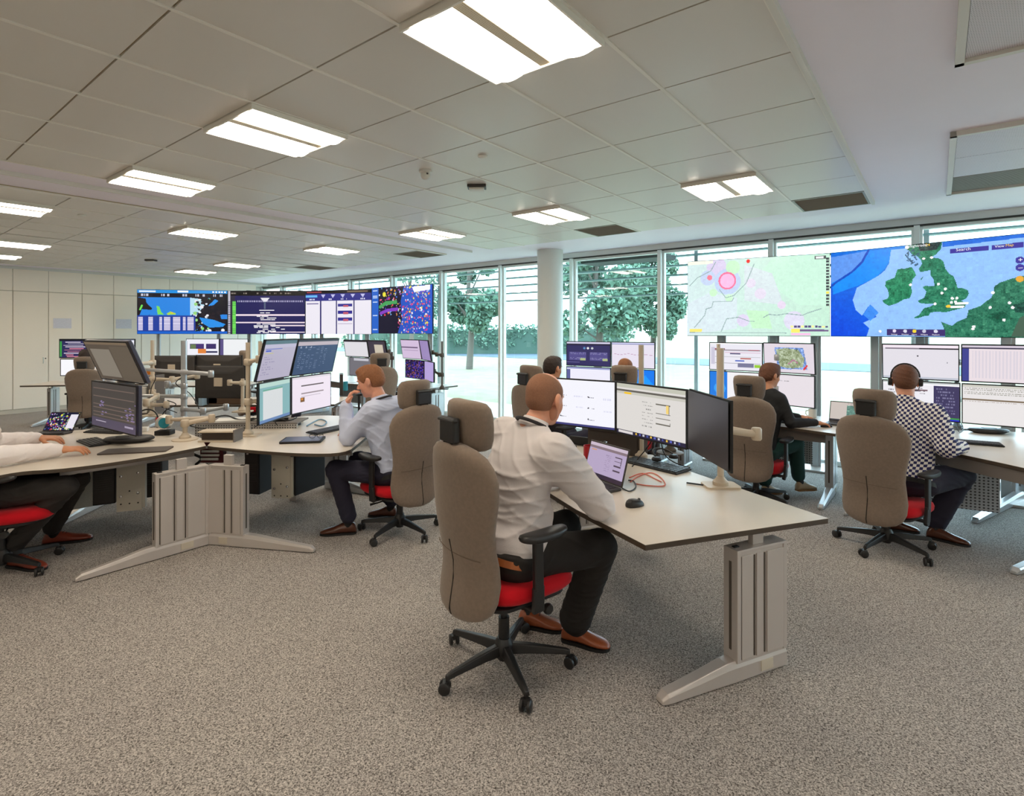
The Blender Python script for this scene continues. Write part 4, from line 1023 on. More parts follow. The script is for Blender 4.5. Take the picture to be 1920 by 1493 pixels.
A.noisy(np.ones(A.X.shape, bool), (3, 4, 3), 8, 6)
for k in range(16): u, v = g2((1858, 90 + k * 40)); A.rect(u - .008, v - .012, u + .008, v + .014, (70, 76, 80) if k != 11 else (246, 226, 90))
for k in range(11): u, v = g2((1400 + k * 44, 975)); A.rect(u - .006, v - .012, u + .012, v + .012, (90, 80, 130) if k % 3 else (246, 240, 160))
A.poly(ga([(1390, 1005), (1500, 1005), (1500, 1048), (1390, 1048)]), (252, 236, 110)); A.poly(ga([(1500, 1012), (1870, 1012), (1870, 1040), (1500, 1040)]), (116, 98, 140)); A.poly(ga([(1390, 1056), (1640, 1056), (1640, 1085), (1390, 1085)]), (250, 190, 230))
A.poly(ga([(100, 1005), (260, 1005), (250, 1045), (100, 1045)]), (250, 232, 120)); u, v = g2((1765, 80)); A.rect(u - .035, v - .022, u + .035, v + .022, (90, 96, 96)); A.rect(u - .028, v - .014, u + .02, v + .014, (236, 240, 240))
display('large wall display right of centre with a pale green map and a pink ring', zx(1289, zA0), zx(1556.5, zA1), A)
# --- left wall displays
R1 = Pic(200, 112, (18, 16, 30)); R1.rect(0, 0, 1, .07, (30, 140, 220)); R1.rect(.02, .015, .2, .05, (226, 236, 246)); R1.rect(.44, .01, .56, .055, (236, 240, 246))
for k in range(5): R1.rect(.83 + k * .034, .015, .85 + k * .034, .05, (240, 244, 248)); R1.text(.04 + k * .2, .09, .15 + k * .2, (190, 190, 206), .05, k)
R1.rect(0, .17, .6, .58, (40, 130, 220)); R1.poly([(0, .17), (.09, .2), (.1, .3), (.16, .42), (.13, .58), (0, .58)], (26, 18, 26)); R1.poly([(.05, .44), (.16, .46), (.12, .6), (.02, .6)], (40, 130, 220))
R1.line([(.03, .45), (.05, .36)], (110, 220, 90), .018); R1.poly([(.21, .36), (.24, .38), (.26, .5), (.29, .56), (.22, .56)], (120, 214, 90)); R1.poly([(.32, .54), (.36, .49), (.42, .53), (.42, .56), (.33, .57)], (170, 210, 70)); R1.circ(.38, .52, .015, (240, 180, 40))
R1.poly([(.58, .17), (.7, .2), (.74, .35), (.68, .5), (.58, .58)], (180, 218, 236)); r_ = np.random.RandomState(3)
for k in range(150):
    x = .6 + .4 * r_.rand(); y = .18 + .8 * r_.rand(); R1.circ(x, y, .01 + .03 * r_.rand(), ((34, 24, 34), (18, 18, 26), (60, 130, 210), (150, 210, 120), (230, 230, 236), (44, 34, 44))[r_.randint(6) if x < .8 else r_.randint(2)])
R1.poly([(.86, .2), (.9, .24), (.84, .34), (.78, .36)], (40, 140, 226)); R1.poly([(.68, .62), (.85, .68), (.98, .78), (.95, .84), (.8, .86), (.72, .76)], (40, 140, 226)); R1.poly([(.92, .56), (1, .55), (1, .66), (.93, .66)], (40, 130, 220)); R1.circ(.72, .88, .03, (150, 220, 120)); R1.circ(.95, .92, .035, (236, 236, 236))
R1.rect(0, .58, .64, 1, (34, 60, 150))
for x0, x1 in ((.01, .06), (.12, .17), (.24, .27), (.29, .36), (.39, .47), (.5, .53), (.55, .62)):
    R1.rect(x0, .62, x1, .92, (206, 200, 226))
    for k in range(9): R1.rect(x0, .645 + k * .03, x1, .652 + k * .03, (150, 146, 190))
R1.rect(0, .95, 1, 1, (24, 96, 200)) 
display('leftmost wall display with radar map, blue sea and a data table', zx(257, 11.6), zx(426.5, 11.95), R1, 1.575)
R2 = Pic(180, 100, (34, 32, 86)); R2.rect(0, 0, 1, .11, (14, 12, 16)); R2.rect(0, 0, .03, 1, (190, 186, 200)); R2.rect(.03, .11, .09, 1, (48, 44, 60)); R2.rect(.055, .24, .1, 1, (110, 214, 90))
for k in range(18): R2.rect(.0, .25 + k * .042, .03, .262 + k * .042, (70, 60, 90)); R2.rect(.055, .25 + k * .042, .1, .256 + k * .042, (60, 140, 60))
for k in range(6): R2.text(.04 + k * .14, .04, .1 + k * .15, (140, 130, 120), .03, k)
for k in range(36): R2.rect(.12 + k * .024, .22, .133 + k * .024, .26, (170, 166, 200))
R2.poly([(.42, .16), (.54, .16), (.5, .25), (.46, .25)], (226, 224, 232)); R2.rect(.465, .25, .49, .42, (84, 96, 120))
for (y, h_) in ((.54, .04), (.72, .035), (.79, .03), (.95, .02)): R2.rect(.1 if y < .75 else .55, y, 1, y + h_, (232, 214, 224))
r_ = random.Random(11)
for k in range(60):
    y = r_.choice((.44, .5, .58, .62, .66, .70, .76, .80, .84, .88, .92, .96)); x = .48 + r_.gauss(0, .06 + .06 * (y - .4)); R2.rect(x - .025, y, x + .025, y + .025, (234, 232, 236))
display('second wall display from the left with dark blue timeline rows and a green column', zx(427.5, 11.95), zx(572, 11.95), R2, 1.57)
R3 = Pic(170, 96, (232, 228, 238)); R3.rect(0, 0, 1, .07, (16, 14, 20)); R3.rect(.02, .02, .25, .05, (150, 60, 70)); R3.rect(.64, .02, .95, .05, (120, 100, 80)); R3.rect(0, .07, 1, .24, (44, 46, 130)); R3.rect(0, .1, .18, .16, (100, 180, 240))
for k in range(5): R3.poly([(.24 + k * .15, .09), (.31 + k * .15, .09), (.275 + k * .15, .18)], (190, 190, 230)); 
for x in (.0, .245, .49, .745): R3.text(x + .06, .19, x + .16, (220, 220, 240), .03, int(x * 9))
for x in (.225, .47, .735): R3.rect(x, .24, x + .02, 1, (56, 52, 110))
R3.rect(.02, .29, .2, .31, (90, 80, 140))
for y in (.31, .47, .63): R3.rect(.5, y, .72, y + .07, (52, 48, 140)); R3.rect(.58, y + .03, .66, y + .08, (190, 90, 110))
R3.rect(.5, .76, .72, .775, (150, 130, 170))
display('third wall display from the left with white table columns on blue', zx(573, 11.95), zx(696.5, 11.45), R3, 1.57)
R4 = Pic(150, 84, (38, 84, 190)); R4.rect(0, 0, .12, 1, (36, 96, 196)); R4.poly([(.12, 0), (.55, 0), (.5, .3), (.52, .7), (.45, 1), (.12, 1)], (22, 20, 44)); r_ = np.random.RandomState(9)
for k in range(620):
    x = .12 + .86 * r_.rand() ** .8; y = r_.rand(); c = ((230, 70, 90), (240, 160, 60), (240, 240, 246), (150, 60, 190), (226, 90, 130), (240, 220, 70), (120, 180, 240), (230, 60, 70), (60, 110, 220), (200, 190, 230))[r_.randint(10)]
    if x < .45 and y > .62: continue
    if r_.rand() < .45 + .5 * x: R4.circ(x, y, .006 + .018 * r_.rand(), c)
R4.line([(.15, .42), (.25, .34), (.42, .33)], (70, 160, 90), .04); R4.line([(.16, .56), (.28, .5), (.44, .48)], (130, 60, 190), .035); R4.circ(.22, .15, .05, (230, 220, 60)); R4.poly([(.68, .02), (.97, .0), (.97, .1), (.72, .14)], (240, 240, 246)); R4.rect(.97, 0, 1, 1, (40, 90, 200))
for y in (.05, .17, .2, .3, .6, .9): R4.rect(.02, y, .1, y + .025, (190, 210, 240))
display('fourth wall display from the left with a busy multicoloured traffic map', zx(697, 11.45), zx(811, 10.45), R4, 1.588)
# stands: posts behind the displays
def post_stand(label, px, z, top=2.3, off=.12):
    x = (px - CX) / F * z; t = thing('display_stand', label, 'display stand', (x, z, 0), UVROT, 'silver posts carrying the wall displays')
    b = MB(); b.box((0, 0, top / 2), (.075, .05, top)); b.build('post', mat('post_paint', (186, 192, 194), .4), t, bevel=.004)
    b = MB(); b.box((.055, .01, top / 2), (.03, .03, top)); b.build('cable_channel', M_silver, t, bevel=.003)
    b = MB(); b.box((0, -.0, .012), (.3, .5, .024)); b.build('base_plate', M_alu, t, bevel=.004)
    b = MB(); b.box((0, -.01, top + .14), (.05, .09, .22)); b.build('top_bracket', M_dgrey, t, bevel=.004)
for px, z, l in ((1351, 7.02, 'under the pale green map display, left one'), (1450, 6.75, 'under the pale green map display, middle one'), (1527, 6.53, 'under the pale green map display, right one'),
    (1640, 6.12, 'left of the headset man’s monitors, widest'), (1725, 5.83, 'under the satellite map display above the headset man'), (1886, 5.28, 'under the satellite map display near the right edge'),
    (297, 11.9, 'under the radar map display'), (410, 12.2, 'where the radar and timeline displays meet'), (467, 12.2, 'under the timeline display, thin dark one'), (565, 12.2, 'where the timeline and table displays meet'), (603, 12.15, 'under the white table display'), (688, 11.8, 'where the table and traffic displays meet'), (806, 10.75, 'at the right end of the traffic map display')):
    post_stand('silver post ' + l, px, z)
# ================================================================ monitor poles and arms
def knuckle(b, p, r=.024, h=.05): b.lathe([(.0, -h / 2), (r * .8, -h / 2), (r, -h / 2 + .008), (r, h / 2 - .008), (r * .8, h / 2), (0, h / 2)], p, 14)
def pole(label, x, y, top=1.545, z0=DESK, arms=(), base='plate', m=None, r=.019):
    m = m or M_cream
    t = thing('monitor_pole', label, 'monitor pole', (x, y, z0), 0, 'metal poles with jointed monitor arms')
    b = MB(); b.cyl((0, 0, .02), (0, 0, top - z0), r, n=18); b.build('pole', m, t, smooth=True)
    b = MB()
    if base == 'plate': b.prism(rrect(.2, .14, .02), .0, .012)
    else: b.lathe([(.1, 0), (.1, .008), (.06, .016), (0, .016)], n=28)
    b.lathe([(.045, .012), (.045, .03), (.03, .045), (.022, .06)], n=20); b.build('base_plate', m, t, smooth=True)
    for (h, pts) in arms:
        h -= z0; P0 = Vector((0, 0, h)); prev = P0; b = MB(); knuckle(b, P0, .034, .06)
        for q in pts:
            q = Vector((q[0] - x, q[1] - y, q[2] - z0)); d = (q - prev)
            b.tube([prev, prev + d * .1, prev + d * .9, q], [.018, .021, .016, .014], 12); knuckle(b, q, .028, .07); prev = q
        b.build('arm', m, t, smooth=True)
    return t
pole('tall cream pole behind the dark monitor, with an arm reaching right', 1.245, 3.24, arms=[(1.07, [(1.36, 3.02, 1.075), (1.16, 2.98, 1.10)])])
pole('tall pole rising over the middle front monitor', .94, 3.95, arms=[(1.1, [(.98, 3.8, 1.1), (.92, 3.63, 1.1)])])
pole('thin dark pole seen through the gap below the form-page monitor', 1.2, 4.12, 1.1, arms=(), m=M_alud, r=.013, base='round')
b = MB(); 
pole('cream pole left of the four monitors before the ginger-haired man', zx(465, 4.8)[0], 4.8, arms=[(1.37, [(-2.2, 4.72, 1.40), (-2.16, 4.85, 1.40)]), (1.02, [(-2.22, 4.9, 1.02), (-2.19, 4.87, 1.02)])])
pole('second cream pole behind the four monitors before the ginger-haired man', zx(488, 5.35)[0], 5.35, arms=[(1.36, [(-2.33, 5.42, 1.38), (-2.03, 5.4, 1.38)]), (1.0, [(-2.3, 5.3, 1.0), (-2.08, 5.4, 1.0)])])
pole('thin pole behind the dim stacked monitors, with two jointed arms', zx(286, 5.9)[0], 5.9, arms=[(1.30, [(-3.8, 5.5, 1.31), (-3.5, 4.8, 1.32)]), (.98, [(-3.6, 5.5, .98), (-3.3, 4.9, 1.0)]), (1.12, [(-3.6, 5.75, 1.13), (-3.42, 5.9, 1.16)]), (.88, [(-3.72, 5.6, .88), (-3.5, 5.5, .90)])])
pole('thick pole left of the large dark monitor back', zx(345, 5.6)[0], 5.6, r=.028, arms=[(1.22, [(-3.05, 5.5, 1.21), (-3.75, 5.4, 1.27)]), (.97, [(-3.9, 5.6, .98)]), (1.08, [(-3.6, 5.75, 1.07), (-3.52, 5.55, 1.10)]), (.84, [(-3.1, 5.45, .84), (-2.95, 5.6, .86)])], m=M_silver)
pole('short stand with a round foot near the front of the pod', zx(347, 4.62)[0], 4.62, .87, arms=[(.86, [(-2.6, 4.7, .89), (-3.0, 4.75, .87)])], base='round')
pole('pole carrying the large dark monitor back', zx(455, 6.2)[0], 6.2, 1.1, arms=[(1.05, [(-3.25, 6.25, 1.05)])])
pole('distant dark pole beside the lilac monitors', zx(829, 8.6)[0], 8.6, 1.48, arms=[(1.26, [(-1.2, 8.66, 1.27), (-1.27, 8.72, 1.3)]), (.95, [(-1.15, 8.62, .95), (-1.24, 8.68, 1.0)])], m=M_alud, r=.014)
pole('distant pole right of the dark-framed monitor', zx(735, 8.9)[0], 8.9, 1.3, arms=[(1.2, [(-2.06, 9.1, 1.3)]), (.9, [(-2.06, 9.1, 1.0)])], m=M_alud, r=.014)
pole('pole behind the woman’s monitors', 2.98, 6.15, 1.5, arms=[(1.35, [(2.95, 6.05, 1.35)]), (1.0, [(2.95, 6.05, 1.0)])], m=M_silver)
pole('pole behind the headset man’s monitors', 4.22, 5.15, 1.45, arms=[(1.35, [(4.05, 5.12, 1.35)]), (1.0, [(4.05, 5.12, 1.0)])], m=M_silver)
pole('pole behind the monitors at the column bay', 1.45, 7.45, 1.48, arms=[(1.3, [(1.4, 7.35, 1.3)])], m=M_silver)
pole('tall pole in front of the coloured-bars monitor', zx(1347, 6.05)[0], 6.05, 1.5, r=.02)
# ================================================================ people: smooth bodies grown from rounded volumes
def nv(v):
    v = np.array(v, float); return v / (np.linalg.norm(v) + 1e-9)
def rc(a, b, r1, r2=None, k=.02, op='+'):
    a = np.array(a, float); b = np.array(b, float); r2 = r1 if r2 is None else r2
    c = (a + b) / 2; rad = np.linalg.norm(b - a) / 2 + max(r1, r2); ab = b - a; L = float(ab @ ab) + 1e-9
    def f(p):
        q = p - a; h = np.clip(q @ ab / L, 0, 1); return np.linalg.norm(q - h[:, None] * ab, axis=1) - (r1 + (r2 - r1) * h)
    return (f, c, rad, k, op)
def el(c, r, R=None, k=.02, op='+'):
    c = np.array(c, float); r = np.array(r, float); R = np.eye(3) if R is None else np.array(R)
    def f(p):
        q = (p - c) @ R; a = np.linalg.norm(q / r, axis=1); b = np.linalg.norm(q / (r * r), axis=1) + 1e-9
        return np.where(a < 1e-3, -r.min(), a * (a - 1) / b)
    return (f, c, r.max(), k, op)
def plane(o, n, rad=9, k=.004):
    o = np.array(o, float); n = nv(n)
    return (lambda p: (p - o) @ n, o, rad, k, 'cut')
def sdf(prims, p, c=None, rb=None):
    d = np.full(len(p), 1.0)
    for (f, pc, pr, k, op) in prims:
        if c is not None:
            gap = np.linalg.norm(c - pc) - pr - rb
            if op == '+' and gap > .09: continue
            if op == '-' and gap > .02: continue
            if op == 'cut' and gap > 0: continue
        e = f(p)
        if op == '+': h = np.clip(.5 + .5 * (d - e) / k, 0, 1); d = d + (e - d) * h - k * h * (1 - h)
        elif op == '-': e = -e; h = np.clip(.5 + .5 * (e - d) / k, 0, 1); d = d + (e - d) * h + k * h * (1 - h)
        else:
            m = np.linalg.norm(p - pc, axis=1) < pr; d = np.where(m, np.maximum(d, e), d)
    return d
def grow(prims, h, name, m, parent, noise=None, smooth_it=1):
    plus = [q for q in prims if q[4] == '+']
    lo = np.min([q[1] - q[2] for q in plus], 0) - 3 * h; hi = np.max([q[1] + q[2] for q in plus], 0) + 3 * h
    B = 12; n = (np.ceil((hi - lo) / h / B).astype(int)) * B + 1
    Fd = np.full(n, 1.0, np.float32); ax = np.arange(B + 1)
    gi, gj, gk = np.meshgrid(ax, ax, ax, indexing='ij'); off = np.stack([gi, gj, gk], -1).reshape(-1, 3)
    rb = B * h * .87
    bi = np.stack(np.meshgrid(*[np.arange(0, q - 1, B) for q in n], indexing='ij'), -1).reshape(-1, 3)
    cen = lo + (bi + B / 2) * h; dc = sdf(prims, cen)
    for (b0, c, d0) in zip(bi, cen, dc):
        sl = tuple(slice(q, q + B + 1) for q in b0)
        if abs(d0) > rb + .07:
            if d0 < 0: Fd[sl] = -1
            continue
        p = lo + (off + b0) * h; d = sdf(prims, p, c, rb)
        if noise is not None: d = d + noise(p)
        Fd[sl] = d.reshape(B + 1, B + 1, B + 1)
    S = Fd < 0
    c8 = sum(S[i:n[0] - 1 + i, j:n[1] - 1 + j, k:n[2] - 1 + k].astype(np.int8) for i in (0, 1) for j in (0, 1) for k in (0, 1))
    act = np.argwhere((c8 > 0) & (c8 < 8)); idx = np.full(np.array(n) - 1, -1, np.int64); idx[tuple(act.T)] = np.arange(len(act))
    acc = np.zeros((len(act), 3)); cnt = np.zeros(len(act))
    cor = [(i, j, k) for i in (0, 1) for j in (0, 1) for k in (0, 1)]
    for a in cor:
        for b in cor:
            if sum(abs(x - y) for x, y in zip(a, b)) != 1 or a > b: continue
            fa = Fd[tuple((act + a).T)]; fb = Fd[tuple((act + b).T)]; x = (fa < 0) != (fb < 0)
            t = np.where(x, fa / np.where(x, fa - fb, 1), 0); pt = np.array(a) + t[:, None] * (np.array(b) - np.array(a))
            acc += np.where(x[:, None], pt, 0); cnt += x
    V = lo + (act + acc / cnt[:, None]) * h
    quads = []
    for axis in range(3):
        o1, o2 = [q for q in range(3) if q != axis]
        sl0 = [slice(None)] * 3; sl1 = [slice(None)] * 3; sl0[axis] = slice(0, -1); sl1[axis] = slice(1, None)
        s0, s1 = S[tuple(sl0)], S[tuple(sl1)]; e = np.argwhere(s0 != s1); e = e[(e[:, o1] > 0) & (e[:, o2] > 0) & (e[:, o1] < n[o1] - 1) & (e[:, o2] < n[o2] - 1)]
        def cell(da, db):
            q = e.copy(); q[:, o1] += da; q[:, o2] += db; return idx[tuple(q.T)]
        q = np.stack([cell(-1, -1), cell(0, -1), cell(0, 0), cell(-1, 0)], -1); fl = s0[tuple(e.T)]
        if axis == 1: fl = ~fl
        q = np.where(fl[:, None], q, q[:, ::-1]); quads.append(q[(q >= 0).all(1)])
    Q = np.concatenate(quads)
    for _ in range(smooth_it):
        s_ = np.zeros_like(V); w_ = np.zeros(len(V))
        for i in range(4):
            a, b = Q[:, i], Q[:, (i + 1) % 4]
            for q in range(3): s_[:, q] += np.bincount(a, V[b, q], len(V)) + np.bincount(b, V[a, q], len(V))
            w_ += np.bincount(a, minlength=len(V)) + np.bincount(b, minlength=len(V))
        V = V * .45 + .55 * s_ / np.maximum(w_, 1)[:, None]
    org = np.array(parent.location) if parent is not None else 0
    V = V - org
    me = bpy.data.meshes.new(name); me.vertices.add(len(V)); me.vertices.foreach_set('co', V.astype(np.float32).ravel())
    me.loops.add(4 * len(Q)); me.loops.foreach_set('vertex_index', Q.astype(np.int32).ravel())
    me.polygons.add(len(Q)); me.polygons.foreach_set('loop_start', (np.arange(len(Q)) * 4).astype(np.int32)); me.update(calc_edges=True); me.validate()
    me.materials.append(m); me.shade_smooth()
    o = link(bpy.data.objects.new(name, me)); o.parent = parent; return o
def wrinkles(amp, seed=1, sc=1.0, up=(0, 0, 1)):
    """patches of thin cloth folds running mostly across the body"""
    r = np.random.RandomState(seed); up = nv(up)
    D = [(nv(up + r.randn(3) * .45), r.uniform(60, 110) * sc, r.uniform(0, 6)) for _ in range(5)]
    M_ = [(nv(r.randn(3)), r.uniform(12, 22), r.uniform(0, 6)) for _ in range(5)]; W_ = [(nv(r.randn(3)), r.uniform(8, 18), r.uniform(0, 6)) for _ in range(4)]
    def f(p):
        wv = sum(np.sin(p @ d * s_ + o) for d, s_, o in W_) * .8; out = 0
        for (d, s_, o), (dm, sm, om) in zip(D, M_):
            out = out - np.clip(.15 + np.sin(p @ dm * sm + om), 0, 1) * (1 - np.abs(np.sin(p @ d * s_ * .5 + o + wv))) ** 2.5
        return amp * out
    return f
def hand(wr, d, nrm, side, curl=25, sc=1.0, spread=.12, thumb=.8):
    """wr wrist, d finger direction, nrm back-of-hand normal, side +1 thumb towards d x nrm"""
    wr = np.array(wr, float); d = nv(d); nrm = nv(nrm); nrm = nv(nrm - d * (nrm @ d)); lat = np.cross(d, nrm)
    R = np.stack([lat, d, nrm], 1); o = []
    o.append(rc(wr - d * .03, wr + d * .03, .025 * sc, .024 * sc, .02))
    o.append(el(wr + d * .055 * sc, (.040 * sc, .052 * sc, .016 * sc), R, .012))
    for i, (la, ln) in enumerate(zip((.030, .010, -.010, -.029), (.068, .077, .071, .056))):
        base = wr + d * (.092 - .004 * abs(i - 1)) * sc + lat * la * side * sc; a = (1.5 - i) * spread * .6 * side
        dd = nv(d + lat * a); ang = curl * (1 + .12 * i); p = base
        for s_, (fr, r0, r1) in enumerate(((.45, .0095, .0085), (.3, .0085, .0078), (.25, .0078, .0065))):
            th = math.radians(ang * (.5 if s_ == 0 else 1)); dd = nv(dd * math.cos(th) - nrm * math.sin(th) * 1); q = p + dd * ln * fr * sc
            o.append(rc(p, q, r0 * sc, r1 * sc, .005 if s_ else .009)); p = q
    tb = wr + d * .028 * sc + lat * side * .024 * sc; td = nv(d * .75 + lat * side * thumb - nrm * .35)
    q = tb + td * .042 * sc; o.append(rc(tb, q, .0135 * sc, .011 * sc, .012)); td = nv(td + d * .5 - lat * side * .25); o.append(rc(q, q + td * .03 * sc, .0105 * sc, .009 * sc, .005))
    return o
def shoe(t, heel, toe, m, z=0.0, pitch=0.0, sole=None, w=.048):
    heel = Vector((heel[0], heel[1], z)); toe3 = Vector((toe[0], toe[1], z)); d = toe3 - heel; L = d.length; d.normalize(); s_ = Vector((-d.y, d.x, 0)); up = Vector((0, 0, 1))
    if pitch: q = Matrix.Rotation(math.radians(pitch), 3, s_); d = q @ d; up = q @ up
    loc = t.location
    def P_(x, y, zz): return heel + d * (x * L) + s_ * y + up * zz - loc
    prof = [(-.01, .4, .05), (.03, .66, .082), (.12, .74, .095), (.25, .76, .098), (.36, .78, .092), (.48, .86, .078), (.62, .98, .062), (.76, 1.0, .052), (.88, .86, .043), (.96, .6, .034), (1.0, .25, .024)]
    rings = []
    for (x, ww, hh) in prof:
        r_ = []
        for k in range(16):
            a = 2 * PI * k / 16; cy, cz = math.cos(a), math.sin(a)
            zz = .012 + (hh - .012) * (.5 + .5 * math.copysign(abs(cz) ** .8, cz)); narrow = 1 - .42 * max(0, cz) ** 1.3 * (1 if x < .5 else .6)
            r_.append(P_(x, w * ww * math.copysign(abs(cy) ** .7, cy) * narrow, zz))
        rings.append(r_)
    b = MB(); b.loft(rings); b.build('shoe', m, t, smooth='all')
    b = MB(); out = [(x, w * ww * 1.04) for (x, ww, hh) in prof]; lo_ = [P_(x, y, 0) for x, y in out] + [P_(x, -y, 0) for x, y in out[::-1]]; hi_ = [P_(x, y, .016) for x, y in out] + [P_(x, -y, .016) for x, y in out[::-1]]
    b.loft([lo_, hi_]); b.build('sole', sole or M_blackm, t)
    b = MB()
    for k in range(3): x = .34 + k * .06; b.tube([P_(x, -.018, .092 - k * .008), P_(x, 0, .096 - k * .008), P_(x, .018, .092 - k * .008)], .0022, 5)
    b.build('laces', M_blackm, t)
def skinmat(name, rgb):
    if name in MATS: return MATS[name]
    m = mat(name, rgb, .5, bump=.12, bscale=300, var=.06, vscale=40)
    b = m.node_tree.nodes['Principled BSDF']; b.inputs['Subsurface Weight'].default_value = .12; b.inputs['Subsurface Radius'].default_value = (.02, .008, .004); b.inputs['Subsurface Scale'].default_value = .4
    return m
def checkmat():
    m = mat('navy_check_cloth', (230, 224, 220), .85, bump=.2, bscale=300); nt = m.node_tree; b = nt.nodes['Principled BSDF']
    tc = nt.nodes.new('ShaderNodeTexCoord'); mp = nt.nodes.new('ShaderNodeMapping'); mp.inputs['Rotation'].default_value = (0, 0, math.radians(50)); ck = nt.nodes.new('ShaderNodeTexChecker')
    ck.inputs['Scale'].default_value = 54; ck.inputs['Color1'].default_value = (*lin((34, 36, 92)), 1); ck.inputs['Color2'].default_value = (*lin((238, 232, 226)), 1)
    vm = nt.nodes.new('ShaderNodeVectorMath'); vm.operation = 'MULTIPLY_ADD'; vm.inputs[1].default_value = (1, 0, 1); vm.inputs[2].default_value = (0, .003, 0)
    nt.links.new(tc.outputs['Object'], mp.inputs[0]); nt.links.new(mp.outputs[0], vm.inputs[0]); nt.links.new(vm.outputs[0], ck.inputs[0]); nt.links.new(ck.outputs[0], b.inputs['Base Color']); return m
def axes_of(f, up=(0, 0, 1)):
    f = nv(f); r = nv(np.cross(f, up)); u = np.cross(r, f); return np.stack([r, f, u], 1)
def person(label, J, skin, shirt_m, trouser_m, shoe_m, hair_m, vox=.006, bulk=1.0, hs=1.0, hair='short', extras=(), wr_amp=.0035, sleeve=True, limb=1.0, sole=None, head_only=False):
    A = {k: np.array(v, float) for k, v in J.items() if isinstance(v, (tuple, list, np.ndarray)) and not k.startswith('foot')}
    pel, ch, nk, hd = A['pelvis'], A['chest'], A['neck'], A['head']
    t = thing('person', label, 'person', (float(pel[0]), float(pel[1]), 0), 0)
    shR, shL = A['shR'], A['shL']; rt = nv(shR - shL); up = nv(ch - pel); fw = nv(np.cross(up, rt)); rt = np.cross(fw, up); RT = np.stack([rt, fw, up], 1)
    up2 = nv(nk - ch); fw2 = nv(np.cross(up2, nv(shR - shL))); RC = np.stack([np.cross(fw2, up2), fw2, up2], 1)
    HR = axes_of(A['hf']); hs = hs
    def H(x, y, z): return hd + HR @ (np.array((x, y, z)) * hs)
    def he(c, r, k=.02, op='+', Rm=None): return el(H(*c), np.array(r) * hs, HR if Rm is None else Rm, k * hs, op)
    def hc(a, b, r1, r2, k=.01, op='+'): return rc(H(*a), H(*b), r1 * hs, r2 * hs, k * hs, op)
    cr_c, cr_r = (0, -.014, .030), (.077, .099, .086)
    head = [he(cr_c, cr_r, .01), he((0, .022, -.028), (.062, .068, .085), .03), he((0, .022, -.075), (.050, .056, .038), .03), he((0, .068, -.098), (.022, .018, .018), .025),
        he((-.036, .055, -.03), (.022, .024, .026), .02), he((.036, .055, -.03), (.022, .024, .026), .02), he((0, .076, .022), (.048, .016, .011), .018),
        he((-.032, .097, .002), (.015, .013, .010), .012, '-'), he((.032, .097, .002), (.015, .013, .010), .012, '-'),
        hc((0, .088, .008), (0, .112, -.030), .008, .0125, .010), he((-.011, .100, -.036), (.008, .009, .007), .008), he((.011, .100, -.036), (.008, .009, .007), .008),
        he((0, .086, -.062), (.023, .011, .0055), .006), he((0, .084, -.072), (.020, .011, .006), .006)]
    for s_ in (-1, 1):
        head += [he((s_ * .083, -.014, -.006), (.013, .020, .032), .006), he((s_ * .079, -.004, -.036), (.008, .009, .013), .006), he((s_ * .096, -.006, -.004), (.006, .009, .018), .005, '-')]
    neck = [rc(nk - up2 * .02, H(0, -.022, -.06), .062 * (.5 + .5 * bulk), .052, .03)]
    B_ = bulk
    def torso(g):
        hipc = (A['hipR'] + A['hipL']) / 2
        return [el(pel, (.165 * B_ + g, .112 * B_ + g, .12 + g), RT, .05), el(pel * .55 + ch * .45 + fw * .012, (.145 * B_ + g, .108 * B_ + g, .17 + g), RT, .06),
            el(ch, (.165 * B_ + g, .115 * B_ + g, .185 + g), RC, .06), rc(shR - rt * .045, shL + rt * .045, .062 * B_ + g, None, .06), rc(nk - up2 * .03 + rt * .05, nk - up2 * .03 - rt * .05, .052 + g, None, .05)]
    def arm(s_, g):
        sh, eb, wr = A['sh' + s_], A['el' + s_], A['wr' + s_]
        return [rc(sh, eb, (.055 * B_ + g) * limb, (.043 + g) * limb, .035), rc(eb, wr, (.043 + g) * limb, (.029 + g * .8) * limb, .015)]
    def leg(s_, g, lo=0):
        hp, kn, an = A['hip' + s_], A['kn' + s_], A['an' + s_]
        return [rc(hp, kn, (.083 * (.4 + .6 * B_) + g + lo * .2), .058 + g + lo * .45, .04), rc(kn, an, .056 + g + lo * .5, .038 + g + lo, .02)]
    body = torso(-.004) + neck + head
    if not head_only:
        for s_ in 'RL': body += arm(s_, -.006)
        for s_ in 'RL': body += leg(s_, -.008)
    else:
        for s_ in 'RL': body += arm(s_, -.006)
    for s_, sg in (('R', -1), ('L', 1)):
        if s_ in J.get('hands', {}):
            q = J['hands'][s_]; body += hand(A['wr' + s_] + nv(q['d']) * .02, q['d'], q['n'], q.get('side', sg), q.get('curl', 25), q.get('sc', 1.0), thumb=q.get('thumb', .8))
    grow(body, vox, 'body', skin, t, smooth_it=1)
    # shirt
    sh = torso(.010)
    for s_ in 'RL': sh += arm(s_, .011)
    if J.get('belly'): sh += [el(pel + up * .14 + fw * (.05 + J['belly']), (.15 * B_, .10 * B_, .15), RT, .06), el(pel + up * .04 + fw * .02, (.172 * B_ + .012, .122 * B_ + .014, .09), RT, .03)]
    sh.append(plane(pel - up * .03, -up, .4))
    grow(sh, vox * 1.15, 'shirt', shirt_m, t, wrinkles(wr_amp, len(label), 1, up), 1)
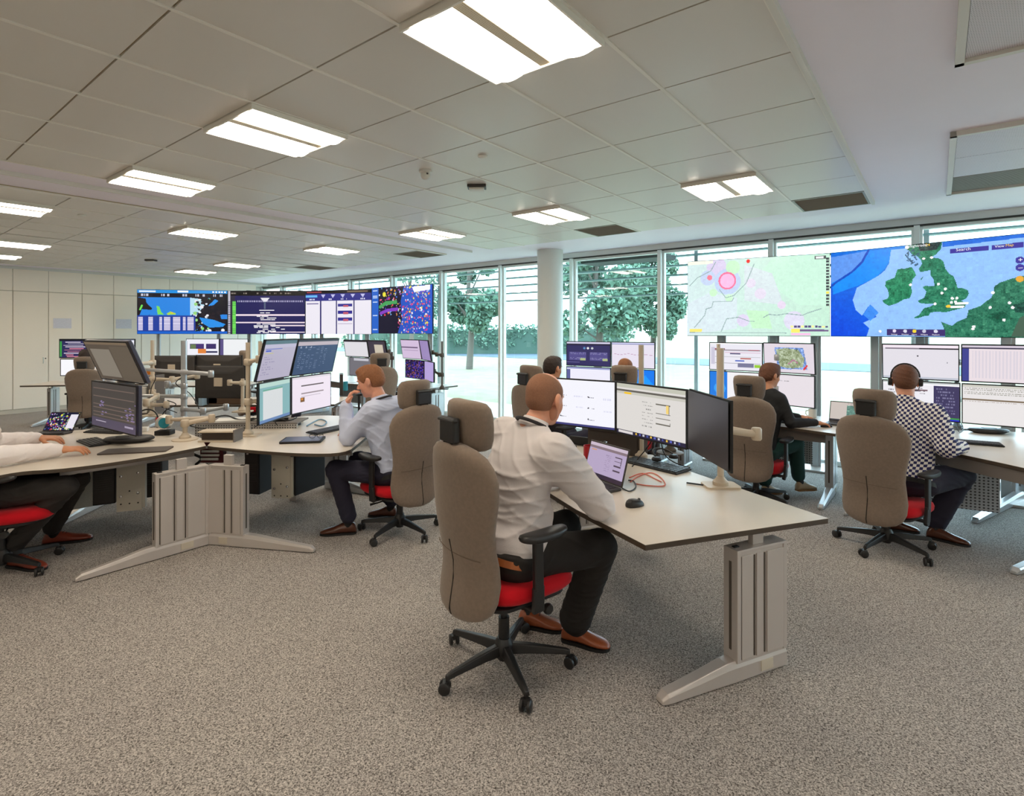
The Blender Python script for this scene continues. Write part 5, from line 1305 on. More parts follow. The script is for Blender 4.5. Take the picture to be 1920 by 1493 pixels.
    if not head_only:
        tr = [el(pel - up * .02, (.172 * B_ + .012, .118 * B_ + .013, .115 + .008), RT, .05), plane(pel - up * .02, up, .4)]
        for s_ in 'RL': tr += leg(s_, .011, J.get('loose', .012))
        grow(tr, vox * 1.2, 'trousers', trouser_m, t, wrinkles(min(wr_amp, .005) * .9, len(label) + 5), 1)
        b = MB(); rings = []
        for zz in (-.016, .016): rings.append([Vector(pel + up * (-.038 + zz) + rt * x + fw * y) - t.location for (x, y) in sell(.172 * B_ + .016, .118 * B_ + .016, 30, 2.2)])
        b.loft(rings); b.build('belt', J.get('belt', None) or M_blackm, t) if 'nobelt' not in extras else None
        for s_ in 'RL':
            an = A['an' + s_]; hl, to = J['foot' + s_][0], J['foot' + s_][1]
            b = MB(); mid = Vector((hl[0] + (to[0] - hl[0]) * .22, hl[1] + (to[1] - hl[1]) * .22, J.get('fz' + s_, 0) + .06)); b.tube([Vector(an) + Vector((0, 0, .06)) - t.location, Vector(an) - t.location, mid - t.location], [.04, .038, .034], 14); b.build('sock', J.get('sock') or M_blackm, t, smooth=True)
            shoe(t, hl, to, shoe_m, J.get('fz' + s_, 0), J.get('fp' + s_, 0), sole)
    # collar
    if 'nocollar' not in extras:
        b = MB(); rings = []
        nd = nv(H(0, -.02, -.06) - nk)
        cx = nv(np.cross(nd, fw2)); cy = np.cross(cx, nd) * -1
        for (r_, z) in ((.079, -.012), (.073, .022), (.068, .040), (.063, .038), (.066, .01)):
            rings.append([Vector(nk + nd * (z + .008 * math.cos(a)) + rt * r_ * .95 * math.sin(a) - fw2 * (r_ * 1.0 * math.cos(a) )) - t.location for a in [2 * PI * q / 28 for q in range(28)]])
        b.loft(rings, cap=False); b.build('collar', shirt_m, t, smooth='all')
    if 'lanyard' in extras:
        b = MB(); pts = []
        for q in range(24):
            a = 2 * PI * q / 24; back = math.cos(a)
            pts.append(Vector(nk + up2 * (.012 + .012 * back - .05 * max(0, -back)) + rt * .088 * math.sin(a) - fw2 * .092 * back) - t.location)
        b.tube(pts, .009, 8, closed=True); b.build('lanyard', mat('lanyard', (30, 26, 30), .6), t, smooth=True)
    # hair
    if hair == 'short' or hair == 'buzz' or hair == 'woman':
        g = {'short': .006, 'buzz': .0028, 'woman': .011}[hair]
        hp = [he(cr_c, (cr_r[0] + g, cr_r[1] + g, cr_r[2] + g * (1.3 if hair == 'short' else 1)), .01)]
        if hair != 'buzz': hp += [he((0, -.046, -.02), (.062 + g, .062 + g, .055), .03), he((0, .04, .092), (.05, .05, .022 + g), .03)]
        else: hp += [he((0, -.036, -.022), (.0665, .068, .05), .025)]
        hp += [he((0, .085, -.045), (.09, .075, .085), .012, '-'), he((-.085, -.004, -.034), (.034, .032, .050), .008, '-'), he((.085, -.004, -.034), (.034, .032, .050), .008, '-'), he((0, .0, -.115), (.13, .115, .055), .012, '-'), he((0, -.08, -.125), (.13, .06, .045), .012, '-')]
        if hair == 'buzz': hp += [he((0, .05, .10), (.052, .085, .05), .03, '-')]
        if hair == 'woman': hp += [he((0, -.075, -.05), (.034, .036, .04), .03), hc((0, -.095, -.06), (0, -.125, -.14), .024, .014, .02)]
        amp = {'short': .0028, 'buzz': 0, 'woman': .0022}[hair]
        grow(hp, min(vox, .005), 'hair', hair_m, t, wrinkles(amp, 3, 2.6) if amp else None, 1)
    if 'beard' in extras:
        bp = [he((0, .024, -.075), (.054, .060, .042), .01), he((0, .068, -.098), (.025, .021, .021), .02), he((-.05, .0, -.05), (.018, .03, .045), .02), he((.05, .0, -.05), (.018, .03, .045), .02),
              he((0, .09, -.066), (.026, .03, .014), .006, '-'), he((0, .05, -.02), (.075, .075, .03), .01, '-')]
        grow(bp, .005, 'beard', mat('beard_stubble', (186, 126, 98), .9), t, None, 1)
    for s_ in (-1, 1):
        b = MB(); c = Vector(H(s_ * .031, .077, .002)) - t.location
        Rm = Matrix([list(r) for r in HR]).to_3x3() @ Matrix(((1, 0, 0), (0, 0, 1), (0, -1, 0)))
        b.lathe([(.0001 + .0125 * math.sin(PI * q / 10), -.0125 * math.cos(PI * q / 10)) for q in range(11)], c, 16, 0, Rm)
        b.lathe([(.0055, .0118), (.004, .0130), (0, .0133)], c, 12, 1, Rm); b.build('eye', [mat('eye_white', (210, 200, 194), .3), mat('iris', (40, 28, 22), .2)], t, smooth=True)
        b = MB(); b.tube([Vector(H(s_ * x, y, z)) - t.location for (x, y, z) in ((.014, .093, .021), (.03, .094, .026), (.046, .084, .021))], [.003, .004, .002], 6); b.build('eyebrow', hair_m, t, smooth=True)
    if 'headset' in extras:
        b = MB(); b.tube([Vector(H(.09 * math.sin(a), -.02, .03 + .10 * math.cos(a))) - t.location for a in [math.radians(q) for q in range(-100, 101, 12)]], .006, 8); hsx = b.build('headset_band', M_black, t, smooth=True)
        for s_ in (-1, 1):
            b = MB(); c = Vector(H(s_ * .095, -.01, -.01)) - t.location; Rm = Matrix([list(r) for r in HR]).to_3x3() @ Euler((0, PI / 2, 0)).to_matrix(); b.lathe([(0, -.014), (.03, -.014), (.034, 0), (.03, .014), (0, .014)], c, 18, 0, Rm); b.build('earpiece', M_black, hsx, smooth=True)
        b = MB(); b.tube([Vector(H(*q)) - t.location for q in ((.095, .0, -.02), (.09, .06, -.06), (.05, .11, -.075))], .003, 6); b.build('microphone', M_black, hsx)
    return t
SK1 = skinmat('skin_ruddy', (222, 158, 128)); SK2 = skinmat('skin_warm', (224, 160, 132)); SK3 = skinmat('skin_tan', (214, 150, 112))
H_gin = mat('ginger_hair', (142, 92, 58), .75, bump=.5, bscale=220, var=.2, vscale=120); H_buz = mat('cropped_brown_hair', (140, 98, 74), .85, bump=.3, bscale=500, var=.12, vscale=160)
H_brn = mat('brown_hair', (104, 64, 42), .7, bump=.5, bscale=220, var=.2, vscale=120); H_drk = mat('dark_hair', (52, 38, 32), .75, bump=.4, bscale=220)
SH1 = mat('grey_white_shirt', (214, 207, 206), .85, bump=.3, bscale=350); SH2 = mat('pale_blue_shirt', (200, 208, 232), .85, bump=.3, bscale=350)
TR1 = mat('black_trousers', (32, 28, 26), .85, bump=.3, bscale=300); TR2 = mat('navy_trousers', (34, 32, 50), .85, bump=.3, bscale=300); TR3 = mat('bottle_green_trousers', (14, 58, 52), .8, bump=.3, bscale=300)
BR1 = mat('tan_leather', (158, 84, 50), .3, spec=.6); BR2 = mat('dark_brown_leather', (84, 46, 30), .3, spec=.6); BR3 = mat('oxblood_leather', (132, 58, 40), .32, spec=.6)
# --- the bald man in front
person('bald man in a light grey shirt seen from behind in the front chair', dict(
    pelvis=(-.03, 2.66, .60), chest=(.035, 2.71, .945), neck=(.105, 2.745, 1.165), head=(.172, 2.80, 1.300), hf=(.62, .76, -.22),
    shR=(.205, 2.575, 1.065), shL=(-.03, 2.90, 1.09), elR=(.425, 2.655, .80), wrR=(.45, 2.90, .765), elL=(.12, 3.13, .83), wrL=(.34, 3.24, .765),
    hipR=(.02, 2.575, .565), hipL=(-.08, 2.75, .565), knR=(.455, 2.80, .535), knL=(.30, 3.08, .54), anR=(.335, 2.87, .13), anL=(.10, 3.08, .15),
    hands={'R': dict(d=(.1, .98, -.02), n=(0, 0, 1), curl=22), 'L': dict(d=(.9, .35, 0), n=(0, 0, 1), curl=22)},
    footR=((.27, 2.90), (.505, 2.80)), footL=((.04, 3.04), (.29, 2.98)), belt=mat('tan_belt', (168, 96, 50), .5), belly=.03, loose=.034),
    SK1, SH1, TR1, BR1, H_buz, .0052, 1.16, 1.10, 'buzz', ('lanyard', 'beard'), .0065, limb=1.34)
# --- the ginger-haired man
person('ginger-haired man in a pale blue shirt in profile, leaning with his hand at his mouth', dict(
    pelvis=(-.95, 4.44, .53), chest=(-1.045, 4.47, .865), neck=(-1.085, 4.49, 1.07), head=(-1.175, 4.50, 1.235), hf=(-.93, .12, -.30),
    shL=(-1.125, 4.345, 1.0), shR=(-.93, 4.62, 1.02), elL=(-1.325, 4.39, .785), wrL=(-1.355, 4.44, 1.03), elR=(-1.13, 4.80, .79), wrR=(-1.35, 4.76, .765),
    hipL=(-.99, 4.37, .50), hipR=(-.90, 4.53, .50), knL=(-1.42, 4.37, .53), knR=(-1.34, 4.72, .52), anL=(-1.325, 4.40, .15), anR=(-1.06, 4.78, .16),
    hands={'L': dict(d=(.32, .02, .92), n=(-.93, -.2, .3), curl=62, side=1), 'R': dict(d=(-.95, .1, 0), n=(0, 0, 1), curl=24)},
    footL=((-1.27, 4.42), (-1.55, 4.38)), footR=((-1.02, 4.80), (-1.28, 4.84))),
    SK2, SH2, TR2, BR2, H_gin, .0058, 1.05, 1.06, 'short', ('lanyard',), .006, limb=1.22)
# --- headset man
person('man in a navy checked shirt and headset seen from behind at the right', dict(
    pelvis=(3.02, 4.18, .53), chest=(3.12, 4.27, .865), neck=(3.14, 4.33, 1.08), head=(3.17, 4.38, 1.245), hf=(.50, .84, -.16),
    shR=(3.245, 4.185, .995), shL=(3.01, 4.45, 1.01), elR=(3.205, 4.00, .785), wrR=(3.39, 4.10, .77), elL=(3.22, 4.66, .80), wrL=(3.42, 4.60, .765),
    hipR=(3.13, 4.12, .50), hipL=(3.02, 4.27, .50), knR=(3.53, 4.26, .52), knL=(3.42, 4.58, .52), anR=(3.38, 4.33, .14), anL=(3.12, 4.50, .15),
    hands={'R': dict(d=(.55, .8, -.05), n=(0, 0, 1), curl=45), 'L': dict(d=(.9, .2, 0), n=(0, 0, 1), curl=24)},
    footR=((3.31, 4.33), (3.50, 4.14)), footL=((3.08, 4.52), (3.32, 4.42)), loose=.03),
    SK1, checkmat(), TR2, BR2, H_brn, .0062, 1.12, 1.05, 'short', ('headset',), .005, limb=1.28)
# --- woman
person('woman in a black top and green trousers looking right, hand on a mouse', dict(
    pelvis=(2.43, 5.30, .50), chest=(2.52, 5.36, .84), neck=(2.535, 5.39, 1.045), head=(2.58, 5.42, 1.205), hf=(.93, .28, -.20),
    shR=(2.61, 5.27, .985), shL=(2.47, 5.52, .99), elR=(2.67, 5.20, .765), wrR=(2.91, 5.22, .765), elL=(2.70, 5.62, .79), wrL=(2.92, 5.55, .765),
    hipR=(2.48, 5.25, .48), hipL=(2.41, 5.38, .48), knR=(2.80, 5.36, .54), knL=(2.72, 5.58, .50), anR=(2.88, 5.46, .19), anL=(2.56, 5.50, .13),
    hands={'R': dict(d=(.98, .12, -.12), n=(0, 0, 1), curl=26, sc=.95), 'L': dict(d=(.9, .1, 0), n=(0, 0, 1), curl=24, sc=.92)},
    footR=((2.84, 5.42), (3.06, 5.47)), footL=((2.52, 5.47), (2.74, 5.52)), fzR=.05),
    SK3, mat('black_top', (24, 24, 26), .8, bump=.2, bscale=300), TR3, mat('beige_leather', (186, 162, 130), .5), H_brn, .006, .84, .97, 'woman', ('nocollar', 'nobelt'), .0025, limb=.92, sole=mat('sole_tan', (150, 110, 70), .6))
# --- person cut by the left picture edge
person('person in a white shirt cut by the left picture edge, hands on the desk', dict(
    pelvis=(-3.66, 3.69, .56), chest=(-3.76, 3.74, .90), neck=(-3.76, 3.76, 1.12), head=(-3.80, 3.82, 1.27), hf=(.85, .5, -.2),
    shR=(-3.66, 3.56, 1.05), shL=(-3.84, 3.92, 1.06), elR=(-3.52, 3.66, .80), wrR=(-3.335, 3.97, .775), elL=(-3.98, 4.14, .80), wrL=(-3.86, 4.40, .775),
    hipR=(-3.62, 3.62, .53), hipL=(-3.68, 3.78, .53), knR=(-3.10, 3.76, .565), knL=(-3.22, 4.02, .55), anR=(-3.48, 3.80, .16), anL=(-3.52, 4.16, .15),
    hands={'R': dict(d=(.80, .55, -.02), n=(0, -.15, 1), curl=26, sc=1.15), 'L': dict(d=(.93, .30, -.02), n=(0, -.15, 1), curl=26, sc=1.15)},
    footR=((-3.52, 3.80), (-3.215, 3.74)), footL=((-3.60, 4.17), (-3.32, 4.30)), fpR=0),
    SK3, mat('white_shirt', (240, 232, 230), .85, bump=.3, bscale=350), mat('charcoal_trousers', (44, 40, 38), .85, bump=.3, bscale=300), BR3, H_brn, .0055, 1.0, 1.0, 'short', (), .005, limb=1.3)
# --- seated people further back
def seated(label, x, y, deg, shirt_m, tr_m, hair_m, hair, hz, head=None, hfd=None, skin=SK3, vox=.009, bulk=1.0, drop=0):
    f = np.array(fdir(deg)); r = np.array((f[1], -f[0], 0)); o = np.array((x, y, 0.)); z = np.array((0, 0, 1.))
    hd = np.array(head) if head is not None else o + f * .12 + z * hz; nk = hd - z * .165 - f * .03; zz = hz - 1.27
    J = dict(pelvis=o + z * (.54 - drop), chest=o + f * .05 + z * (.88 + zz), neck=nk, head=hd, hf=hfd if hfd is not None else f + z * -.15,
        shR=o + f * .06 + r * .19 + z * (1.02 + zz), shL=o + f * .06 - r * .19 + z * (1.02 + zz), elR=o + f * .2 + r * .24 + z * .80, elL=o + f * .2 - r * .24 + z * .80,
        wrR=o + f * .44 + r * .16 + z * .775, wrL=o + f * .44 - r * .16 + z * .775, hipR=o + r * .09 + z * (.51 - drop), hipL=o - r * .09 + z * (.51 - drop), knR=o + f * .44 + r * .12 + z * .53, knL=o + f * .44 - r * .12 + z * .53,
        anR=o + f * .36 + r * .12 + z * .14, anL=o + f * .36 - r * .12 + z * .14,
        footR=(tuple((o + f * .32 + r * .12)[:2]), tuple((o + f * .58 + r * .13)[:2])), footL=(tuple((o + f * .32 - r * .12)[:2]), tuple((o + f * .58 - r * .13)[:2])),
        hands={'R': dict(d=f, n=z, curl=25), 'L': dict(d=f, n=z, curl=25)})
    return person(label, J, skin, shirt_m, tr_m, BR2, hair_m, vox, bulk, 1.0, hair, (), .003)
DK = mat('dark_shirt', (48, 46, 54), .85)
seated('dark-haired person half hidden behind the bald man, in front of the round column', .37, 5.53, 40, DK, TR2, H_drk, 'short', 1.25, (.425, 5.62, 1.262), (.7, .6, -.1), drop=.02)
seated('balding person with only the crown showing above the white front monitor', 1.30, 6.0, 60, SH2, TR2, H_gin, 'buzz', 1.22, (1.275, 6.1, 1.225), (.45, .85, -.1), SK1, drop=.05)
seated('distant person in white seated with their back turned at the far left', -6.98, 8.98, 112, mat('white_shirt', (240, 232, 230), .85), TR2, H_drk, 'short', 1.2, (-7.17, 9.12, 1.21), None, drop=.08)
seated('brown-haired person showing only part of the head left of the lilac page monitor', -3.74, 8.33, 20, DK, TR2, H_brn, 'short', 1.30, (-3.72, 8.25, 1.345), (.8, .4, 0), SK1)
# ================================================================ things on the desks
M_key = mat('keycap_dark', (48, 46, 46), .5); M_keyb = mat('keycap_blue_grey', (72, 82, 92), .45)
def keyboard(label, p, rz, w=.44, d=.14, km=None, z=DESK, rows=5, colsn=17):
    t = thing('keyboard', label, 'keyboard', (p[0], p[1], z), rz, 'dark computer keyboards')
    b = MB(); b.box((0, 0, .008), (w, d, .012), (math.radians(2), 0, 0)); b.build('case', M_blackm, t, bevel=.004)
    b = MB(); kw, kd = (w - .02) / colsn, (d - .02) / rows
    for r in range(rows):
        for c in range(colsn):
            if r == 0 and 4 < c < 9: continue
            b.box((-w / 2 + .01 + kw * (c + .5), -d / 2 + .01 + kd * (r + .5), .0175 + (r - rows / 2) * .0008), (kw * .82, kd * .8, .006))
    b.box((-w / 2 + .01 + kw * 7, -d / 2 + .01 + kd * .5, .0165), (kw * 4, kd * .8, .006))
    b.build('keys', km or M_key, t); return t
def mouse(label, p, rz, z=DESK, m=None):
    t = thing('computer_mouse', label, 'mouse', (p[0], p[1], z), rz, 'computer mice')
    b = MB(); rings = []
    for (s_, zz) in ((.96, .0), (1, .006), (.97, .016), (.86, .027), (.66, .035), (.36, .039), (.05, .040)): rings.append([(x, y, max(0, zz - .25 * zz * (y / .06 + .2))) for (x, y) in sell(.031 * s_, .056 * s_, 24, 2.4)])
    b.loft(rings); b.build('shell', m or M_black, t, smooth='all')
    b = MB(); b.cyl((-.004, .03, .031), (.004, .03, .031), .007, n=12); b.build('wheel', M_dgrey, t, smooth=True); return t
def laptop(label, hinge_l, hinge_r, pic, open_deg=105, d=.23, z=DESK, h=.21):
    """hinge_l/hinge_r as seen by the user"""
    a, b_ = Vector((hinge_l[0], hinge_l[1])), Vector((hinge_r[0], hinge_r[1])); w = (b_ - a).length; dd = (b_ - a) / w; ang = math.atan2(dd.y, dd.x); c = (a + b_) / 2
    t = thing('laptop', label, 'laptop', (c.x, c.y, z), ang, 'open laptops')
    b = MB(); b.box((0, -d / 2, .009), (w, d, .016)); b.build('base', M_dgrey, t, bevel=.004)
    b = MB()
    for r in range(5):
        for q in range(13): b.box((-w / 2 + .03 + q * (w - .06) / 12, -.035 - r * .02, .0185), ((w - .06) / 12 * .84, .016, .003))
    b.build('keys', M_key, t)
    b = MB(); b.box((0, -d + .05, .0175), (.1, .06, .001)); b.build('touchpad', mat('touchpad', (80, 78, 80), .4), t)
    lid = link(bpy.data.objects.new('lid', None)); 
    bpy.data.objects.remove(lid)
    th = math.radians(open_deg - 90)
    b = MB(); R = Euler((-th, 0, 0)).to_matrix(); b.box(R @ Vector((0, .004, h / 2)) + Vector((0, 0, .016)), (w, .008, h), R); ld = b.build('lid', M_dgrey, t, bevel=.003)
    s_ = screen_mesh(pic, w - .016, h - .02, 0, 'screen', ld); s_.location = R @ Vector((0, -.001, h / 2)) + Vector((0, 0, .016)); s_.rotation_euler = (-th, 0, 0); return t
def mug(label, p, m, z=DESK, r=.04, h=.095, name='mug', cat='mug', handle=True, glass=False):
    t = thing(name, label, cat, (p[0], p[1], z), random.uniform(0, 6), 'cups and glasses on the desks')
    b = MB(); b.lathe([(r * .8, 0), (r, .008), (r, h), (r * .92, h), (r * .9, .012), (0, .01)], n=24); b.build('cup', m, t, smooth=True)
    if handle:
        b = MB(); b.tube([(r * .95, 0, h * .8), (r * 1.55, 0, h * .75), (r * 1.65, 0, h * .45), (r * 1.3, 0, h * .22), (r * .95, 0, h * .2)], .005, 8); b.build('handle', m, t, smooth=True)
    return t
def cable(label, pts, m=None, r=.003, closed=False, name='cable', grp='loose cables'):
    P_ = [Vector(p) for p in pts]; o = P_[0]; out = []
    n = len(P_)
    for i in range(n - 1):
        p0, p1, p2, p3 = P_[max(i - 1, 0)], P_[i], P_[i + 1], P_[min(i + 2, n - 1)]
        for k in range(6):
            u = k / 6; out.append(.5 * ((2 * p1) + (p2 - p0) * u + (2 * p0 - 5 * p1 + 4 * p2 - p3) * u * u + (3 * p1 - p0 - 3 * p2 + p3) * u ** 3) - o)
    out.append(P_[-1] - o); b = MB(); b.tube(out, r, 7); ob = b.build(name, m or M_cable, None, smooth='all', loc=o); tag(ob, label, 'cable', grp); return ob
def D(px, py, z=DESK): return P(px, py, z)
# front desk
lp = Pic(110, 66, (176, 160, 190)); lp.rect(0, 0, 1, .09, (196, 180, 196)); lp.rect(0, .09, 1, .16, (130, 112, 120)); lp.rect(.06, .2, .2, .225, (210, 150, 100)); lp.rect(0, .88, 1, 1, (52, 42, 56)); lp.rect(.02, .89, .3, .96, (170, 150, 180))
for k in range(9): lp.text(.48, .28 + k * .055, .62, (140, 124, 154), .016, k)
for (y, h_) in ((.26, .03), (.38, .02), (.5, .05), (.64, .04)): lp.rect(.72, y, .9, y + h_, (84, 70, 84))
lp.rect(.88, .26, .9, .48, (84, 70, 84))
laptop('open laptop with a lilac screen in front of the bald man', (.455, 3.455), (.635, 3.145), lp, 106, .22, DESK, .225)
m_ = D(1190, 949); mouse('black mouse alone on the front desk', (m_.x, m_.y), math.radians(-62))
k_ = D(1238, 884); keyboard('dark blue-grey keyboard behind the laptop on the front desk', (.98, 3.72), math.radians(-52), .46, .17, M_keyb)
for i, (pts, l) in enumerate((([(1182, 905), (1200, 893), (1222, 888), (1240, 898), (1246, 912), (1215, 912), (1190, 908)], 'coral cable loop lying beside the laptop, outer loop'), ([(1180, 897), (1205, 889), (1230, 900), (1240, 905)], 'coral cable lying beside the laptop, inner strand'))):
    cable(l, [(*D(px, py)[:2], DESK + .004) for px, py in pts], mat('coral_cable', (224, 120, 100), .5), .0035)
cable('black charging cable curling out of the laptop', [(*D(px, py)[:2], DESK + .005) for px, py in ((1165, 916), (1180, 923), (1192, 915), (1188, 904), (1178, 902))], None, .0035)
cable('thin black cable hanging down beside the pole of the form-page monitor', [(1.0, 3.72, 1.0), (.98, 3.85, .85), (.88, 3.82, .74), (.82, 3.7, .724)], None, .004)
cable('second thin black cable looping near the keyboard', [(1.02, 3.75, .98), (1.06, 3.8, .8), (1.12, 3.75, .74), (1.2, 3.66, .724)], None, .004)
m_ = D(1316, 910); b = MB(); b.cyl((-.07, 0, .005), (.07, 0, .005), .0045, .004, 10); tag(b.build('pen', M_blackm, None, smooth=True, loc=(m_.x - .02, m_.y, DESK)), 'black pen lying by the base of the right pole', 'pen').rotation_euler = (0, 0, math.radians(-30))
mug('black mug with red stripe between the bald man and the laptop', (.42, 3.86), mat('black_glaze', (22, 20, 22), .25), h=.11)
mug('red and white mug beside the black one', (.56, 3.95), mat('red_glaze', (170, 30, 40), .3))
mug('clear drinking glass behind the laptop', (.64, 3.85), glassmat('drinking_glass', (.9, .95, .96), .2), r=.034, h=.14, name='drinking_glass', cat='glass', handle=False)
t = thing('headset', 'black headset lying in a tangle on the dark keyboard', 'headset', (1.08, 3.78, DESK + .03), .5)
b = MB(); b.tube([(.08 * math.cos(a), .03 + .075 * math.sin(a), .03 + .03 * math.sin(a)) for a in [math.radians(q) for q in range(0, 181, 15)]], .006, 8); b.build('band', M_black, t, smooth=True)
for q in (-1, 1):
    b = MB(); b.lathe([(0, 0), (.032, .0), (.034, .012), (.025, .024), (0, .024)], (q * .08, .02, 0), 16); b.build('earpiece', M_black, t, smooth=True)
b = MB(); b.box((0, 0, .035), (.38, .02, .07)); o = tag(b.build('soundbar', M_blackm, None, bevel=.006, loc=(.63, 4.35, DESK + .17)), 'black bar under the white monitor of the front desk', 'speaker'); o.rotation_euler = (0, 0, -.6); o.parent = None; o.location.z = DESK
# dark storage box seen under the front monitors
t = thing('equipment_box', 'dark brown equipment box standing behind the laptop', 'box', (.80, 4.12, DESK), -.6)
b = MB(); b.box((0, 0, .09), (.42, .16, .18)); b.build('case', mat('brown_casing', (70, 58, 50), .5), t, bevel=.006); b = MB(); b.box((0, -.082, .09), (.38, .006, .15)); b.build('front_panel', mat('brown_front', (58, 48, 42), .45), t, bevel=.002)
# ginger man's desk
m_ = D(568, 827); t = thing('graphics_tablet', 'closed dark tablet computer on the desk before the ginger-haired man', 'tablet computer', (m_.x, m_.y, DESK), math.radians(8))
b = MB(); b.prism(rrect(.33, .23, .02), 0, .016); b.build('case', M_blackm, t, bevel=.003); b = MB(); b.prism(rrect(.30, .20, .01), .0161, .0175); b.build('cover', mat('tablet_cover', (62, 60, 84), .35), t)
m_ = D(593, 822, DESK + .02); t = thing('glasses', 'pair of folded glasses lying on the dark tablet', 'glasses', (m_.x, m_.y, DESK + .02), .2)
for q in (-1, 1):
    b = MB(); b.tube([(q * .032 + .024 * math.cos(a), 0, .02 + .018 * math.sin(a)) for a in [2 * PI * k / 16 for k in range(16)]], .002, 6, closed=True); b.build('rim', M_blackm, t, smooth=True)
    b = MB(); b.tube([(q * .056, 0, .028), (q * .05, .06, .02), (q * .01, .08, .006)], .002, 6); b.build('temple', M_blackm, t)
b = MB(); b.tube([(-.008, 0, .024), (0, 0, .028), (.008, 0, .024)], .002, 6); b.build('bridge', M_blackm, t)
m_ = D(622, 808); keyboard('dark keyboard under the forearm of the ginger-haired man', (m_.x - .03, m_.y), math.radians(62), .40, .15)
m_ = D(553, 797); b = MB(); b.lathe([(.055, 0), (.055, .03), (.03, .05), (0, .052)], n=20); tag(b.build('speaker_puck', M_blackm, None, smooth=True, loc=(m_.x, m_.y, DESK)), 'small black puck below the lower white-page monitor', 'speaker')
m_ = D(532, 793); b = MB(); b.prism(rrect(.3, .2, .03), 0, .012); o = tag(b.build('flat_stand', M_cream, None, bevel=.003, loc=(m_.x + .02, m_.y, DESK)), 'flat pale monitor foot under the four monitors', 'stand')
cable('blue-grey cable bundle on the desk right of the white-page monitor', [(*D(px, py)[:2], DESK + .006) for px, py in ((575, 800), (598, 788), (612, 792), (604, 800), (590, 797))], mat('blue_cable', (110, 150, 176), .5), .006)
# left desk
m_ = D(176, 831); keyboard('dark keyboard beside the hand at the left desk', (m_.x, m_.y), math.radians(-38), .36, .15)
m_ = D(203, 811); keyboard('thin keyboard at the far side of the left desk', (m_.x, m_.y), math.radians(-10), .40, .13)
m_ = D(256, 846); t = thing('writing_pad', 'flat dark brown pad on the left desk in front of the round conference phone', 'desk pad', (m_.x, m_.y, DESK), math.radians(14))
b = MB(); b.prism(rrect(.46, .19, .02), 0, .010); b.build('pad', mat('brown_pad', (74, 64, 58), .5), t, bevel=.002)
m_ = D(242, 829); t = thing('conference_phone', 'black oval conference phone on the left desk', 'phone', (m_.x, m_.y, DESK), math.radians(12))
b = MB(); rings = [[(x, y, z) for (x, y) in sell(.19 * s_, .11 * s_, 32, 2)] for (s_, z) in ((.7, 0), (.98, .02), (1, .032), (.9, .045), (.5, .052), (.05, .053))]; b.loft(rings); b.build('body', M_black, t, smooth='all')
b = MB(); b.box((-.03, -.02, .053), (.1, .05, .006)); b.build('keypad', M_dgrey, t, bevel=.002)
tb = busy(3, (20, 22, 50), 60, 40); tb.rect(.72, .1, .98, .9, (226, 222, 232)); tb.circ(.4, .15, .06, (220, 226, 70)); tb.circ(.6, .2, .05, (200, 226, 70))
m0, m1 = D(70, 814), D(128, 814); t = laptop('tablet computer propped open with a bright traffic map at the left desk', (m0.x, m0.y + .05), (m1.x, m1.y + .05), tb, 122, .10, DESK, .19)
m_ = D(309, 815, DESK); t = thing('desk_phone', 'small white and turquoise device on a dark stand at the back of the left desk', 'phone', (m_.x, m_.y, DESK), .1)
b = MB(); b.box((0, 0, .02), (.13, .10, .04)); b.build('stand', M_blackm, t, bevel=.005)
b = MB(); b.lathe([(0, -.07), (.05, -.06), (.065, 0), (.05, .06), (0, .07)], (0, 0, .115), 20, 0, Euler((PI / 2, 0, 0)).to_matrix()); b.build('head', M_white, t, smooth=True)
b = MB(); b.lathe([(0, 0), (.045, .0), (.045, .01), (0, .012)], (.03, -.068, .115), 20, 0, Euler((PI / 2, 0, 0)).to_matrix()); b.build('dial', mat('turquoise', (50, 160, 180), .4), t, smooth=True)
m_ = D(397, 832); t = thing('document_riser', 'small dark shelf with pale edges at the junction of the left desks', 'shelf', (m_.x, m_.y + .12, DESK), .04)
b = MB(); b.box((0, 0, .006), (.29, .14, .012)); b.box((0, 0, .084), (.29, .14, .012)); b.build('shelf_board', M_cream, t, bevel=.002); b = MB(); b.box((0, .02, .045), (.27, .09, .066)); b.build('dark_insert', mat('dark_insert', (64, 52, 44), .6), t)
b = MB(); b.prism(rrect(.012, .16, .005, .152), 0, .10); b.build('side_panel', M_grey, t)
t = thing('headset', 'black and red headset hanging at the back of the left desk', 'headset', (zx(276, 5.3)[0], 5.3, DESK), .3)
b = MB(); b.tube([(.09 * math.cos(a), 0, .07 + .09 * math.sin(a)) for a in [math.radians(q) for q in range(0, 181, 15)]], .007, 8); b.build('band', M_black, t, smooth=True)
for q, mm in ((-1, M_blackm), (1, M_red)):
    b = MB(); b.lathe([(0, 0), (.038, .0), (.04, .014), (.03, .028), (0, .028)], (q * .08, 0, .04), 16, 0, Euler((0, PI / 2, 0)).to_matrix()); b.build('earpiece', mm, t, smooth=True)
